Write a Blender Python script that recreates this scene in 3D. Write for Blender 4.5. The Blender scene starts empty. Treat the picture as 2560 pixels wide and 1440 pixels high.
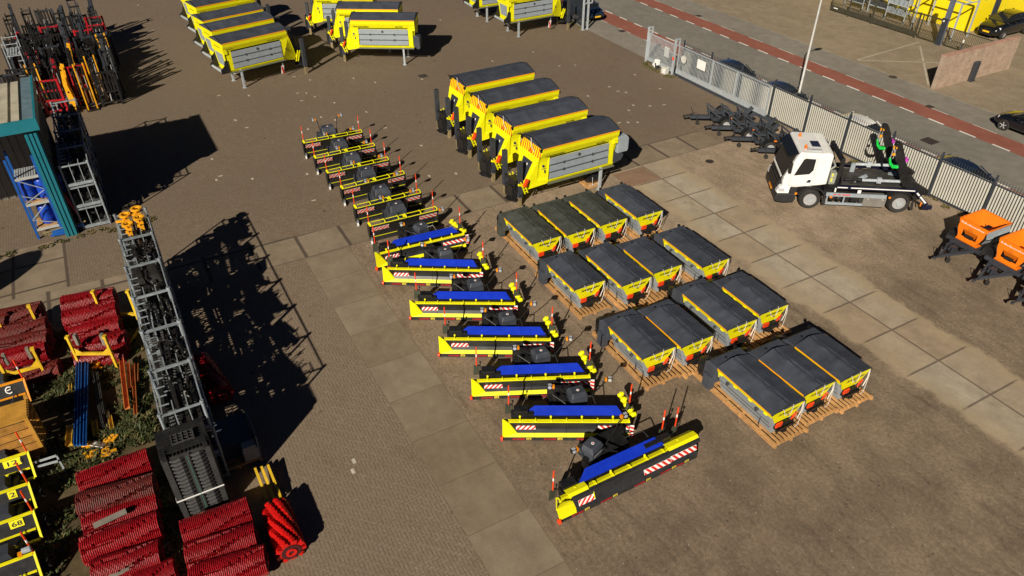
import bpy, math, random
from math import sin, cos, pi, radians, tan, atan2, sqrt
from mathutils import Vector, Matrix
random.seed(7)
SC = bpy.context.scene
COL = SC.collection
# ---------------------------------------------------------------- survey of the place
FOC, PITCH, CAMH = 1844.0, 0.6332, 17.99          # lens (px at 2560 wide), tilt, drone height
GA = radians(-60.99)                               # direction of the slab grid (U axis)
GO = Vector((7.74, 34.04))                         # grid origin (a slab corner)
UX, UY = cos(GA), sin(GA)
def at(px, py, z=0.0):
    """point of the yard at height z seen at a photograph pixel"""
    a, b = (px-1280)/FOC, (py-720)/FOC
    dx, dy, dz = a, -sin(PITCH)*b+cos(PITCH), -cos(PITCH)*b-sin(PITCH)
    t = (z-CAMH)/dz
    return Vector((t*dx, t*dy, z))
def gw(u, v, z=0.0):
    return Vector((GO.x+u*UX-v*UY, GO.y+u*UY+v*UX, z))
def uv(p):
    dx, dy = p[0]-GO.x, p[1]-GO.y
    return (dx*UX+dy*UY, -dx*UY+dy*UX)
def uvp(px, py, z=0.0):
    return uv(at(px, py, z))
# ---------------------------------------------------------------- materials
MATS = {}
def mat(name, col, rough=.55, metal=0., var=.15, scale=3., bump=0., coat=0., dirt=0., spec=.5):
    if name in MATS: return MATS[name]
    m = bpy.data.materials.new(name); m.use_nodes = True
    nt = m.node_tree; N = nt.nodes; L = nt.links
    b = N['Principled BSDF']
    b.inputs['Roughness'].default_value = rough; b.inputs['Metallic'].default_value = metal
    b.inputs['Coat Weight'].default_value = coat
    b.inputs['Specular IOR Level'].default_value = spec
    tc = N.new('ShaderNodeTexCoord')
    nz = N.new('ShaderNodeTexNoise'); nz.inputs['Scale'].default_value = scale; nz.inputs['Detail'].default_value = 5; nz.inputs['Roughness'].default_value = .65
    L.new(tc.outputs['Object'], nz.inputs['Vector'])
    mr = N.new('ShaderNodeMapRange'); mr.inputs[1].default_value = .3; mr.inputs[2].default_value = .7
    mr.inputs[3].default_value = 1-var; mr.inputs[4].default_value = 1+var
    L.new(nz.outputs[0], mr.inputs[0])
    mx = N.new('ShaderNodeMix'); mx.data_type = 'RGBA'; mx.blend_type = 'MULTIPLY'; mx.inputs[0].default_value = 1
    mx.inputs[6].default_value = (*col, 1)
    L.new(mr.outputs[0], mx.inputs[7])
    out = mx.outputs[2]
    oi = N.new('ShaderNodeObjectInfo'); ro = N.new('ShaderNodeMapRange'); ro.inputs[3].default_value = 1-min(.16, var*.6); ro.inputs[4].default_value = 1+min(.16, var*.6)
    L.new(oi.outputs['Random'], ro.inputs[0])
    mo = N.new('ShaderNodeMix'); mo.data_type = 'RGBA'; mo.blend_type = 'MULTIPLY'; mo.inputs[0].default_value = 1
    L.new(out, mo.inputs[6]); L.new(ro.outputs[0], mo.inputs[7]); out = mo.outputs[2]
    of = N.new('ShaderNodeVectorMath'); of.operation = 'SCALE'; of.inputs[0].default_value = (17., 9., 5.); L.new(oi.outputs['Random'], of.inputs['Scale'])
    av = N.new('ShaderNodeVectorMath'); av.operation = 'ADD'; L.new(tc.outputs['Object'], av.inputs[0]); L.new(of.outputs[0], av.inputs[1]); L.new(av.outputs[0], nz.inputs['Vector'])
    if dirt:
        n2 = N.new('ShaderNodeTexNoise'); n2.inputs['Scale'].default_value = scale*2.3; n2.inputs['Detail'].default_value = 8; n2.inputs['Roughness'].default_value = .75
        L.new(tc.outputs['Object'], n2.inputs['Vector'])
        r2 = N.new('ShaderNodeMapRange'); r2.inputs[1].default_value = .52; r2.inputs[2].default_value = .75; r2.inputs[4].default_value = dirt
        L.new(n2.outputs[0], r2.inputs[0])
        m2 = N.new('ShaderNodeMix'); m2.data_type = 'RGBA'; m2.inputs[7].default_value = (.12, .09, .06, 1)
        L.new(r2.outputs[0], m2.inputs[0]); L.new(out, m2.inputs[6]); out = m2.outputs[2]
    L.new(out, b.inputs['Base Color'])
    r3 = N.new('ShaderNodeMapRange'); r3.inputs[3].default_value = max(.02, rough-.12); r3.inputs[4].default_value = min(1, rough+.12)
    L.new(nz.outputs[0], r3.inputs[0]); L.new(r3.outputs[0], b.inputs['Roughness'])
    if bump:
        bp = N.new('ShaderNodeBump'); bp.inputs['Strength'].default_value = bump; bp.inputs['Distance'].default_value = .02
        L.new(nz.outputs[0], bp.inputs['Height']); L.new(bp.outputs[0], b.inputs['Normal'])
    MATS[name] = m
    return m
YEL = mat('yellow_paint', (.80, .76, .004), .50, spec=.3, var=.06, dirt=.18)
YELD = mat('weathered_yellow_steel', (.72, .46, .02), .55, var=.2, dirt=.5)
ORA = mat('orange_paint', (.82, .19, .006), .4, var=.06)
STRIPE = mat('amber_reflective_strip', (.85, .36, .005), .45, var=.05)
TARP = mat('dark_tarpaulin', (.046, .053, .070), .55, var=.26, scale=1.6, bump=.4, dirt=.06)
TARPG = mat('mossy_tarpaulin', (.044, .049, .042), .75, var=.40, scale=2.0, bump=.35)
GRY = mat('light_grey_panel', (.27, .31, .345), .5, var=.09, dirt=.22)
GRYD = mat('groove_grey', (.05, .055, .06), .6)
BLK = mat('black_paint', (.012, .012, .013), .42, var=.3, dirt=.25)
BLKR = mat('black_rubber', (.017, .016, .015), .8, var=.3, dirt=.3)
ANT = mat('anthracite_steel', (.034, .040, .052), .5, var=.2, dirt=.15)
GALV = mat('galvanised_steel', (.40, .44, .47), .45, metal=.15, var=.18, scale=6)
BLU = mat('blue_flap', (.004, .03, .46), .45, var=.12)
RED = mat('red_paint', (.62, .02, .008), .45, var=.1)
REDO = mat('red_orange_lamp', (.8, .06, .012), .35, var=.1)
WHT = mat('white_paint', (.80, .80, .78), .4, var=.03)
WHTD = mat('worn_white', (.55, .54, .50), .6, var=.15, dirt=.2)
WOOD = mat('pallet_wood', (.50, .27, .10), .75, var=.3, scale=5, dirt=.3)
POST = mat('weathered_timber', (.22, .17, .085), .85, var=.3, scale=6, dirt=.3)
GLS = mat('dark_glass', (.012, .014, .016), .06, var=.1, spec=.8)
LENS = mat('lamp_lens', (.75, .77, .85), .12, metal=.5, var=.05)
AMB = mat('amber_lens', (.75, .25, .01), .25, var=.1)
OLV = mat('olive_rubber_flap', (.045, .05, .03), .7, var=.2)
ROPE = mat('pale_rope', (.6, .57, .55), .8)
TXTB = mat('black_lettering', (.012, .012, .012), .5)
TXTR = mat('red_lettering', (.55, .012, .02), .5)
TXTW = mat('white_lettering', (.8, .8, .8), .5)
TXTN = mat('navy_lettering', (.02, .03, .10), .5)
CHROME = mat('wheel_rim_steel', (.52, .53, .55), .3, metal=.45, var=.1)
# ---------------------------------------------------------------- mesh building
class MB:
    def __init__(s): s.v = []; s.f = []; s.m = []; s.mi = 0; s.T = None; s.sm = set()
    def add(s, vs, fs, smooth=False):
        n = len(s.v)
        for p in vs:
            p = Vector(p)
            s.v.append(s.T @ p if s.T is not None else p)
        for f in fs:
            if smooth: s.sm.add(len(s.f))
            s.f.append([i+n for i in f]); s.m.append(s.mi)
        return s
    def bx(s, x0, x1, y0, y1, z0, z1):
        return s.add([(x0,y0,z0),(x1,y0,z0),(x1,y1,z0),(x0,y1,z0),(x0,y0,z1),(x1,y0,z1),(x1,y1,z1),(x0,y1,z1)],
              [(0,3,2,1),(4,5,6,7),(0,1,5,4),(1,2,6,5),(2,3,7,6),(3,0,4,7)])
    def cbx(s, c, d, rot=None):
        h = [Vector((i*d[0]/2, j*d[1]/2, k*d[2]/2)) for k in (-1,1) for i, j in ((-1,-1),(1,-1),(1,1),(-1,1))]
        if rot is not None: h = [rot @ p for p in h]
        return s.add([p+Vector(c) for p in h], [(0,3,2,1),(4,5,6,7),(0,1,5,4),(1,2,6,5),(2,3,7,6),(3,0,4,7)])
    def bar(s, p0, p1, w, h, up=(0,0,1)):
        """rectangular bar from p0 to p1"""
        p0 = Vector(p0); p1 = Vector(p1); d = (p1-p0).normalized(); u = Vector(up)
        a = d.cross(u)
        if a.length < 1e-4: a = d.cross(Vector((1,0,0)))
        a.normalize(); b = a.cross(d)
        q = []
        for p in (p0, p1):
            for i, j in ((-1,-1),(1,-1),(1,1),(-1,1)): q.append(p+a*(i*w/2)+b*(j*h/2))
        return s.add(q, [(0,3,2,1),(4,5,6,7),(0,1,5,4),(1,2,6,5),(2,3,7,6),(3,0,4,7)])
    def tube(s, pts, r, n=6, cap=True):
        pts = [Vector(p) for p in pts]
        rr = r if isinstance(r, (list, tuple)) else [r]*len(pts)
        rings = []; prev = None
        for i, p in enumerate(pts):
            d = ((pts[min(i+1, len(pts)-1)]-pts[max(i-1, 0)])).normalized()
            a = d.cross(Vector((0,0,1)))
            if a.length < .05: a = d.cross(Vector((1,0,0)))
            a.normalize()
            if prev is not None and a.dot(prev) < 0: a = -a
            prev = a; b = d.cross(a)
            rings.append([p+(a*cos(2*pi*k/n)+b*sin(2*pi*k/n))*rr[i] for k in range(n)])
        vs = [q for g in rings for q in g]; fs = []
        for i in range(len(rings)-1):
            for k in range(n):
                k2 = (k+1) % n
                fs.append((i*n+k, i*n+k2, (i+1)*n+k2, (i+1)*n+k))
        s.add(vs, fs, n > 5)
        if cap: 
            s.add(rings[0], [tuple(range(n))[::-1]]); s.add(rings[-1], [tuple(range(n))])
        return s
    def prism(s, poly, ax, a, b):
        """poly of 2-D points in the plane across axis ax, pushed from a to b"""
        n = len(poly)
        def P(q, t): return {'x': (t, q[0], q[1]), 'y': (q[0], t, q[1]), 'z': (q[0], q[1], t)}[ax]
        vs = [P(q, a) for q in poly]+[P(q, b) for q in poly]
        fs = [tuple(range(n))[::-1], tuple(range(n, 2*n))]+[(i, (i+1) % n, n+(i+1) % n, n+i) for i in range(n)]
        return s.add(vs, fs)
    def sweep(s, prof, ax, a, b, thick):
        """open profile line (2-D) with thickness, pushed along an axis"""
        off = []
        for i, p in enumerate(prof):
            q0 = prof[max(i-1, 0)]; q1 = prof[min(i+1, len(prof)-1)]
            dx, dy = q1[0]-q0[0], q1[1]-q0[1]; l = sqrt(dx*dx+dy*dy) or 1
            off.append((p[0]-dy/l*thick, p[1]+dx/l*thick))
        n = len(prof)
        def P(q, t): return {'x': (t, q[0], q[1]), 'y': (q[0], t, q[1]), 'z': (q[0], q[1], t)}[ax]
        vs = [P(q, a) for q in prof]+[P(q, b) for q in prof]+[P(q, a) for q in off]+[P(q, b) for q in off]
        fs = []
        for i in range(n-1):
            fs += [(i, i+1, n+i+1, n+i), (2*n+i, 3*n+i, 3*n+i+1, 2*n+i+1), (i, 2*n+i, 2*n+i+1, i+1), (n+i, n+i+1, 3*n+i+1, 3*n+i)]
        fs += [(0, n, 3*n, 2*n), (n-1, 3*n-1, 4*n-1, 2*n-1)]
        return s.add(vs, fs)
    def plate(s, q, t):
        """flat quad/polygon given thickness along its normal (both ways)"""
        q = [Vector(p) for p in q]; nn = (q[1]-q[0]).cross(q[2]-q[0]).normalized()*t/2
        n = len(q)
        return s.add([p-nn for p in q]+[p+nn for p in q], [tuple(range(n))[::-1], tuple(range(n, 2*n))]+[(i, (i+1) % n, n+(i+1) % n, n+i) for i in range(n)])
    def disc(s, c, ax, prof, n=20):
        """solid of revolution about an axis through c; prof = [(offset along axis, radius)...]"""
        c = Vector(c); A = {'x': Vector((1,0,0)), 'y': Vector((0,1,0)), 'z': Vector((0,0,1))}[ax] if isinstance(ax, str) else Vector(ax).normalized()
        B = A.orthogonal().normalized(); D = A.cross(B); vs = []; fs = []
        for o, r in prof:
            for k in range(n): vs.append(c+A*o+(B*cos(2*pi*k/n)+D*sin(2*pi*k/n))*r)
        m = len(prof)
        for i in range(m-1):
            for k in range(n):
                k2 = (k+1) % n; fs.append((i*n+k, i*n+k2, (i+1)*n+k2, (i+1)*n+k))
        s.add(vs, fs, True)
        s.add([vs[k] for k in range(n)], [tuple(range(n))[::-1]]); s.add([vs[(m-1)*n+k] for k in range(n)], [tuple(range(n))])
        return s
    def build(s, name, m, parent=None, bevel=0, label=None, edge=True):
        me = bpy.data.meshes.new(name)
        me.from_pydata([tuple(p) for p in s.v], [], s.f); 
        ms = m if isinstance(m, (list, tuple)) else [m]
        for q in ms: me.materials.append(q)
        for i, p in enumerate(me.polygons):
            p.material_index = min(s.m[i], len(ms)-1)
            if i in s.sm: p.use_smooth = True
        me.update()
        import bmesh
        bm = bmesh.new(); bm.from_mesh(me); bmesh.ops.recalc_face_normals(bm, faces=bm.faces)
        if s.sm:
            for e in bm.edges:
                if len(e.link_faces) == 2 and e.calc_face_angle(0) > .7: e.smooth = False
        bm.to_mesh(me); bm.free()
        o = bpy.data.objects.new(name, me); COL.objects.link(o)
        if parent is not None: o.parent = parent
        if bevel:
            b = o.modifiers.new('Bevel', 'BEVEL'); b.width = bevel; b.segments = 2; b.limit_method = 'ANGLE'; b.angle_limit = radians(35)
        if label: o['label'] = label
        return o
def tag(o, label=None, cat=None, group=None, kind=None):
    for k, q in (('label', label), ('category', cat), ('group', group), ('kind', kind)):
        if q: o[k] = q
    return o
def thing(name, label, cat, loc=(0,0,0), rz=0, group=None):
    o = bpy.data.objects.new(name, None); COL.objects.link(o)
    o.location = loc; o.rotation_euler = (0, 0, rz); o.empty_display_size = .2
    return tag(o, label, cat, group)
def kids(o): return [c for c in COL.objects if c.parent == o]
def copy_tree(root, loc, rz, label=None, group=None):
    r = root.copy(); COL.objects.link(r); r.location = loc; r.rotation_euler = (0, 0, rz)
    if label: r['label'] = label
    if group: r['group'] = group
    for ch in kids(root):
        c = ch.copy(); COL.objects.link(c); c.parent = r
        for g in kids(ch):
            d = g.copy(); COL.objects.link(d); d.parent = c
    return r
_TX = {}
def lettering(s, size, origin, xdir, ydir, m, parent, shear=0., bold=.012, name='lettering', width=None):
    """raised writing as a mesh; origin is its lower left corner"""
    key = (s, shear, bold)
    if key not in _TX:
        cu = bpy.data.curves.new('writing', 'FONT'); cu.body = s; cu.size = 1; cu.shear = shear; cu.offset = bold; cu.resolution_u = 2
        o = bpy.data.objects.new('writing', cu); COL.objects.link(o)
        dg = bpy.context.evaluated_depsgraph_get(); dg.update()
        me = bpy.data.meshes.new_from_object(o.evaluated_get(dg))
        bpy.data.objects.remove(o); _TX[key] = ([v.co.copy() for v in me.vertices], [tuple(p.vertices) for p in me.polygons])
    vs, fs = _TX[key]
    X = Vector(xdir).normalized(); Y = Vector(ydir).normalized(); O = Vector(origin)
    sx = size
    if width:
        w = max(v.x for v in vs)-min(v.x for v in vs); sx = width/w
    b = MB(); b.add([O+X*(v.x*sx)+Y*(v.y*size) for v in vs], fs)
    me = bpy.data.meshes.new(name); me.from_pydata([tuple(p) for p in b.v], [], b.f); me.materials.append(m)
    o = bpy.data.objects.new(name, me); COL.objects.link(o); o.parent = parent
    return o
def stripes(mb, o, X, Y, w, h, n, slope=.6, mi=1, lift=.004, d=1):
    """slanting stripes on a w x h plate that starts at o"""
    o = Vector(o); X = Vector(X).normalized(); Y = Vector(Y).normalized(); Z = X.cross(Y)*lift*d
    p = w/n; mb.mi = mi
    for i in range(-2, n+2):
        a0 = i*p; q = []
        poly = [(a0, 0), (a0+p*.5, 0), (a0+p*.5+h*slope, h), (a0+h*slope, h)]
        # clip to 0..w
        def clip(poly, lim, keep):
            out = []
            for k in range(len(poly)):
                A, B = poly[k], poly[(k+1) % len(poly)]
                ia, ib = keep(A[0]), keep(B[0])
                if ia: out.append(A)
                if ia != ib:
                    t = (lim-A[0])/(B[0]-A[0]); out.append((lim, A[1]+t*(B[1]-A[1])))
            return out
        poly = clip(poly, 0, lambda x: x >= 0)
        if len(poly) > 2: poly = clip(poly, w, lambda x: x <= w)
        if len(poly) > 2: mb.add([o+X*a+Y*b+Z for a, b in poly], [tuple(range(len(poly)))])
    mb.mi = 0
def wheel_mb(c, ax, r, w, rim=.6, n=24):
    """tyre as a ring-shaped solid of revolution"""
    t = MB(); h = w/2
    t.disc(c, ax, [(-h*.7, r*rim), (-h*.95, r*(rim+.12)), (-h, r*.88), (-h*.75, r*.97), (-h*.3, r), (h*.3, r), (h*.75, r*.97), (h, r*.88), (h*.95, r*(rim+.12)), (h*.7, r*rim)], n)
    return t
# ---------------------------------------------------------------- ground materials
class NG:
    """tiny helper to write shader maths"""
    def __init__(s, name, rough=.85):
        s.m = bpy.data.materials.new(name); s.m.use_nodes = True
        s.N = s.m.node_tree.nodes; s.L = s.m.node_tree.links; s.b = s.N['Principled BSDF']; s.b.inputs['Roughness'].default_value = rough
        s.b.inputs['Specular IOR Level'].default_value = .25
        s.co = s.N.new('ShaderNodeTexCoord').outputs['Object']
        sp = s.N.new('ShaderNodeSeparateXYZ'); s.L.new(s.co, sp.inputs[0]); s.x, s.y = sp.outputs[0], sp.outputs[1]
    def op(s, o, a, b=None, c=None):
        n = s.N.new('ShaderNodeMath'); n.operation = o
        for i, q in enumerate((a, b, c)):
            if q is None: continue
            if isinstance(q, (int, float)): n.inputs[i].default_value = q
            else: s.L.new(q, n.inputs[i])
        return n.outputs[0]
    def vec(s, x, y, z=0.):
        n = s.N.new('ShaderNodeCombineXYZ')
        for i, q in enumerate((x, y, z)):
            if isinstance(q, (int, float)): n.inputs[i].default_value = q
            else: s.L.new(q, n.inputs[i])
        return n.outputs[0]
    def noise(s, scale, detail=4, rough=.6, v=None, dist=0.):
        n = s.N.new('ShaderNodeTexNoise'); n.inputs['Scale'].default_value = scale; n.inputs['Detail'].default_value = detail; n.inputs['Roughness'].default_value = rough
        n.inputs['Distortion'].default_value = dist
        s.L.new(s.co if v is None else v, n.inputs['Vector']); return n.outputs[0]
    def white(s, v):
        n = s.N.new('ShaderNodeTexWhiteNoise'); n.noise_dimensions = '2D'; s.L.new(v, n.inputs['Vector']); return n.outputs['Value']
    def vor(s, scale, v=None, feat='F1'):
        n = s.N.new('ShaderNodeTexVoronoi'); n.inputs['Scale'].default_value = scale; n.feature = feat
        s.L.new(s.co if v is None else v, n.inputs['Vector']); return n
    def ramp(s, v, a, b, lo=0., hi=1.):
        n = s.N.new('ShaderNodeMapRange'); n.interpolation_type = 'SMOOTHSTEP'
        n.inputs[1].default_value = a; n.inputs[2].default_value = b; n.inputs[3].default_value = lo; n.inputs[4].default_value = hi
        s.L.new(v, n.inputs[0]); return n.outputs[0]
    def mix(s, f, a, b, mode='MIX'):
        n = s.N.new('ShaderNodeMix'); n.data_type = 'RGBA'; n.blend_type = mode
        for i, q in ((0, f), (6, a), (7, b)):
            if isinstance(q, (int, float)): n.inputs[i].default_value = q
            elif isinstance(q, tuple): n.inputs[i].default_value = (*q, 1)
            else: s.L.new(q, n.inputs[i])
        return n.outputs[2]
    def mul(s, c, f): return s.mix(1., c, f, 'MULTIPLY')
    def done(s, col, bump=None, strength=.3, dist=.01):
        s.L.new(col, s.b.inputs['Base Color'])
        if bump is not None:
            bp = s.N.new('ShaderNodeBump'); bp.inputs['Strength'].default_value = strength; bp.inputs['Distance'].default_value = dist
            s.L.new(bump, bp.inputs['Height']); s.L.new(bp.outputs[0], s.b.inputs['Normal'])
        return s.m
def herringbone(g, cell):
    """laid brick pattern: returns mortar factor (1 in the joint) and a random value per brick"""
    X = g.op('DIVIDE', g.x, cell); Y = g.op('DIVIDE', g.y, cell)
    i = g.op('FLOOR', X); j = g.op('FLOOR', Y)
    fx = g.op('SUBTRACT', X, i); fy = g.op('SUBTRACT', Y, j)
    k = g.op('FLOORED_MODULO', g.op('SUBTRACT', i, j), 4.)
    def eq(n): return g.op('COMPARE', k, float(n), .1)
    L_ = g.op('ADD', fx, eq(1)); R_ = g.op('ADD', g.op('SUBTRACT', 1., fx), eq(0))
    B_ = g.op('ADD', fy, eq(2)); T_ = g.op('ADD', g.op('SUBTRACT', 1., fy), eq(3))
    mort = g.op('MAXIMUM', g.op('MULTIPLY', g.ramp(g.op('MINIMUM', L_, R_), .03, .13, 1., 0.), .45), g.ramp(g.op('MINIMUM', B_, T_), .03, .14, 1., 0.))
    rnd = g.white(g.vec(g.op('SUBTRACT', i, eq(1)), g.op('SUBTRACT', j, eq(2))))
    return mort, rnd
def paving_material():
    g = NG('brick_paving')
    mort, rnd = herringbone(g, .105)
    big = g.noise(.12, 5, .6); mid = g.noise(.9, 6, .7); fine = g.noise(14., 4, .7)
    c = g.mix(rnd, (.206, .154, .106), (.244, .188, .136))
    c = g.mix(g.op('MULTIPLY', g.ramp(big, .38, .62), .7), c, (.205, .158, .114))
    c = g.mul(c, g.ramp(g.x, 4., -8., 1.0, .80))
    c = g.mix(g.op('MULTIPLY', g.ramp(mid, .5, .72), .55), c, (.165, .112, .070))
    c = g.mix(g.op('MULTIPLY', g.ramp(g.noise(2.6, 6, .75), .55, .7), .35), c, (.30, .25, .18))
    c = g.mix(g.op('MULTIPLY', mort, .62), c, (.085, .062, .040))
    # black tyre polish and oil drips
    c = g.mix(g.op('MULTIPLY', g.ramp(g.noise(.35, 7, .7, g.vec(g.op('MULTIPLY', g.x, .25), g.y)), .56, .75), .45), c, (.125, .096, .068))
    c = g.mix(g.op('MULTIPLY', g.ramp(g.vor(1.1).outputs['Distance'], .05, .12, 1., 0.), g.ramp(g.noise(.4), .5, .6)), c, (.05, .04, .034))
    c = g.mul(c, g.ramp(fine, .2, .8, .72, 1.28))
    return g.done(c, g.op('SUBTRACT', g.op('MULTIPLY', fine, .3), mort), .5, .006)
def slab_col(g, size=2., joint=.035, off=(0., 0.), tone=((.200, .154, .104), (.245, .194, .138))):
    X = g.op('DIVIDE', g.op('SUBTRACT', g.x, off[0]), size); Y = g.op('DIVIDE', g.op('SUBTRACT', g.y, off[1]), size)
    i = g.op('FLOOR', X); j = g.op('FLOOR', Y); fx = g.op('SUBTRACT', X, i); fy = g.op('SUBTRACT', Y, j)
    d = g.op('MINIMUM', g.op('MINIMUM', fx, g.op('SUBTRACT', 1., fx)), g.op('MINIMUM', fy, g.op('SUBTRACT', 1., fy)))
    wob = g.op('MULTIPLY', g.op('SUBTRACT', g.noise(3., 4), .5), .012)
    jt = g.ramp(g.op('ADD', d, wob), joint*.35/size, joint*.9/size, 1., 0.)
    rnd = g.white(g.vec(i, j))
    c = g.mix(rnd, tone[0], tone[1])
    st = g.noise(.9, 7, .7, g.vec(g.op('ADD', g.x, g.op('MULTIPLY', rnd, 30.)), g.y))
    c = g.mul(c, g.ramp(st, .25, .75, .78, 1.2))
    c = g.mix(g.op('MULTIPLY', g.ramp(g.noise(1.7, 5, .6), .55, .75), .4), c, (.24, .185, .12))
    c = g.mix(g.op('MULTIPLY', g.ramp(g.noise(.55, 6, .75), .6, .72), .5), c, (.12, .098, .075))
    return c, jt
def slab_material(name, off=(0., 0.), joint=.035, jcol=(.06, .045, .036), jf=.85):
    g = NG(name); c, jt = slab_col(g, 2., joint, off)
    c = g.mix(g.op('MULTIPLY', jt, jf), c, jcol)
    f = g.noise(22., 4, .7); c = g.mul(c, g.ramp(f, .2, .8, .88, 1.12))
    return g.done(c, g.op('SUBTRACT', g.op('MULTIPLY', f, .2), jt), .35, .01)
def yard_material():
    """packed dirt and gravel with the row of concrete slabs half buried in it"""
    g = NG('packed_dirt_and_slabs', .9)
    big = g.noise(.10, 5, .6); mid = g.noise(.55, 7, .7, None, .4); fine = g.noise(9., 6, .8); scr = g.noise(2.2, 8, .78, g.vec(g.op('MULTIPLY', g.x, .5), g.op('MULTIPLY', g.y, 1.3)), .8)
    far = g.ramp(g.op('ADD', g.x, g.op('MULTIPLY', big, 8.)), 11., 17.)           # greyer, coarser soil away from the slabs
    d = g.mix(far, (.310, .236, .165), (.205, .154, .106))
    d = g.mix(g.op('MULTIPLY', g.ramp(g.y, -5., -11.), .75), d, (.190, .140, .098))
    d = g.mul(d, g.ramp(mid, .25, .75, .74, 1.24))
    d = g.mul(d, g.ramp(scr, .25, .75, .84, 1.14))
    d = g.mul(d, g.ramp(fine, .25, .75, .66, 1.34))
    d = g.mul(d, g.ramp(g.noise(34., 3, .8), .2, .8, .78, 1.22))
    v1 = g.vor(7.); sp = g.op('MULTIPLY', g.ramp(v1.outputs['Distance'], .09, .17, 1., 0.), g.ramp(g.white(v1.outputs['Position']), .80, .84))
    sp = g.op('MULTIPLY', sp, g.ramp(g.noise(.4, 4), .40, .55))
    d = g.mix(g.op('MULTIPLY', sp, .8), d, (.50, .44, .36))
    v3 = g.vor(13.); sp3 = g.op('MULTIPLY', g.ramp(v3.outputs['Distance'], .15, .30, 1., 0.), g.ramp(g.white(v3.outputs['Position']), .74, .80))
    d = g.mix(g.op('MULTIPLY', sp3, .35), d, (.36, .31, .25))
    tick = g.noise(5.5, 3, .5, g.vec(g.op('ADD', g.op('MULTIPLY', g.x, .8), g.op('MULTIPLY', g.y, .55)), g.op('MULTIPLY', g.y, 3.2)), .5)
    d = g.mix(g.op('MULTIPLY', g.ramp(tick, .64, .72), g.op('MULTIPLY', g.ramp(g.noise(.7, 4), .46, .6), .65)), d, (.085, .066, .050))
    v2 = g.vor(4.3); sp2 = g.op('MULTIPLY', g.ramp(v2.outputs['Distance'], .12, .24, 1., 0.), g.ramp(g.white(v2.outputs['Position']), .86, .9))
    d = g.mix(g.op('MULTIPLY', sp2, .55), d, (.06, .048, .036))
    s, jt = slab_col(g, 2., .06, (0., 0.), ((.325, .248, .168), (.385, .335, .258)))
    wv = g.op('ADD', g.op('ABSOLUTE', g.y), g.op('MULTIPLY', g.op('SUBTRACT', g.noise(.7, 6, .7), .5), 1.5))
    m = g.op('MULTIPLY', g.ramp(wv, 1.6, 2.0, 1., 0.), g.ramp(g.x, -1.9, -1.7))
    mj = g.op('MULTIPLY', g.ramp(wv, 1.3, 1.75, 1., 0.), g.ramp(g.noise(.5, 4), .30, .42))
    sand = g.mul((.350, .270, .175), g.ramp(mid, .25, .75, .85, 1.15))
    s = g.mix(g.ramp(wv, .7, 1.7, 0., .8), s, sand)
    s = g.mix(g.op('MULTIPLY', g.op('MULTIPLY', jt, mj), .72), s, (.075, .052, .040))
    s = g.mul(s, g.ramp(fine, .2, .8, .92, 1.08))
    c = g.mix(m, d, s)
    # fresh wheel scuffs
    wav = g.N.new('ShaderNodeTexWave'); wav.wave_type = 'RINGS'; wav.inputs['Scale'].default_value = .55; wav.inputs['Distortion'].default_value = 5.; wav.inputs['Detail'].default_value = 3.; wav.inputs['Detail Scale'].default_value = .6
    g.L.new(g.vec(g.op('SUBTRACT', g.x, 30.), g.op('ADD', g.y, 6.)), wav.inputs['Vector'])
    trk = g.op('MULTIPLY', g.ramp(wav.outputs['Fac'], .72, .95), g.op('MULTIPLY', g.ramp(g.noise(.25, 5, .6), .48, .62), g.op('SUBTRACT', 1., m)))
    c = g.mul(c, g.ramp(trk, 0., 1., 1., .84))
    return g.done(c, g.op('ADD', g.op('MULTIPLY', fine, .7), g.op('MULTIPLY', scr, .9)), .45, .03)
def plain_material(name, a, b, s=1.2, rough=.9, fine=20., amp=.16):
    g = NG(name, rough)
    c = g.mix(g.ramp(g.noise(s, 7, .7), .3, .7), a, b)
    c = g.mul(c, g.ramp(g.noise(.15, 4), .3, .7, .9, 1.1))
    f = g.noise(fine, 4, .8); c = g.mul(c, g.ramp(f, .2, .8, 1-amp, 1+amp))
    return g.done(c, f, .3, .01)
def sheet(name, poly, z, m, kind='structure'):
    """flat sheet in grid coordinates (U, V)"""
    me = bpy.data.meshes.new(name); me.from_pydata([(u, v, 0) for u, v in poly], [], [tuple(range(len(poly)))])
    me.materials.append(m); me.update()
    o = bpy.data.objects.new(name, me); COL.objects.link(o)
    o.location = (GO.x, GO.y, z); o.rotation_euler = (0, 0, GA)
    if me.polygons[0].normal.z < 0: me.flip_normals()
    if kind: o['kind'] = kind
    return o
def rects(name, rs, z, m, kind='structure'):
    me = bpy.data.meshes.new(name); vs = []; fs = []
    for q in rs:
        n = len(vs); vs += [(u, v, 0) for u, v in q]; fs.append(tuple(range(n, n+len(q))))
    me.from_pydata(vs, [], fs); me.materials.append(m); me.update()
    for p in me.polygons:
        if p.normal.z < 0: p.flip()
    o = bpy.data.objects.new(name, me); COL.objects.link(o); o.location = (GO.x, GO.y, z); o.rotation_euler = (0, 0, GA)
    if kind: o['kind'] = kind
    return o
R4 = lambda a, b, c, d: [(a, c), (b, c), (b, d), (a, d)]
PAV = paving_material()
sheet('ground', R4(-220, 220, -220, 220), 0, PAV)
YARD = yard_material()
sheet('dirt_yard', R4(-1.72, 60, -16.24, 10.42), .004, YARD)
SLA = slab_material('concrete_slabs', (-1.72+.06, -16.24), .03, (.12,.09,.06), .45)
sheet('concrete_strip', R4(-1.66, 60, -18.24, -16.24), .004, SLA)
SLB = slab_material('concrete_slabs_with_tar_joints', (-3.68, -18.12), .12)
sheet('concrete_path', [(-3.68, 5.6), (-3.62, -17), (-4.55, -30), (-5.2, -44), (-2.9, -44), (-2.2, -30), (-1.72, -20), (-1.72, 5.6)], .004, SLB)
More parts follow.
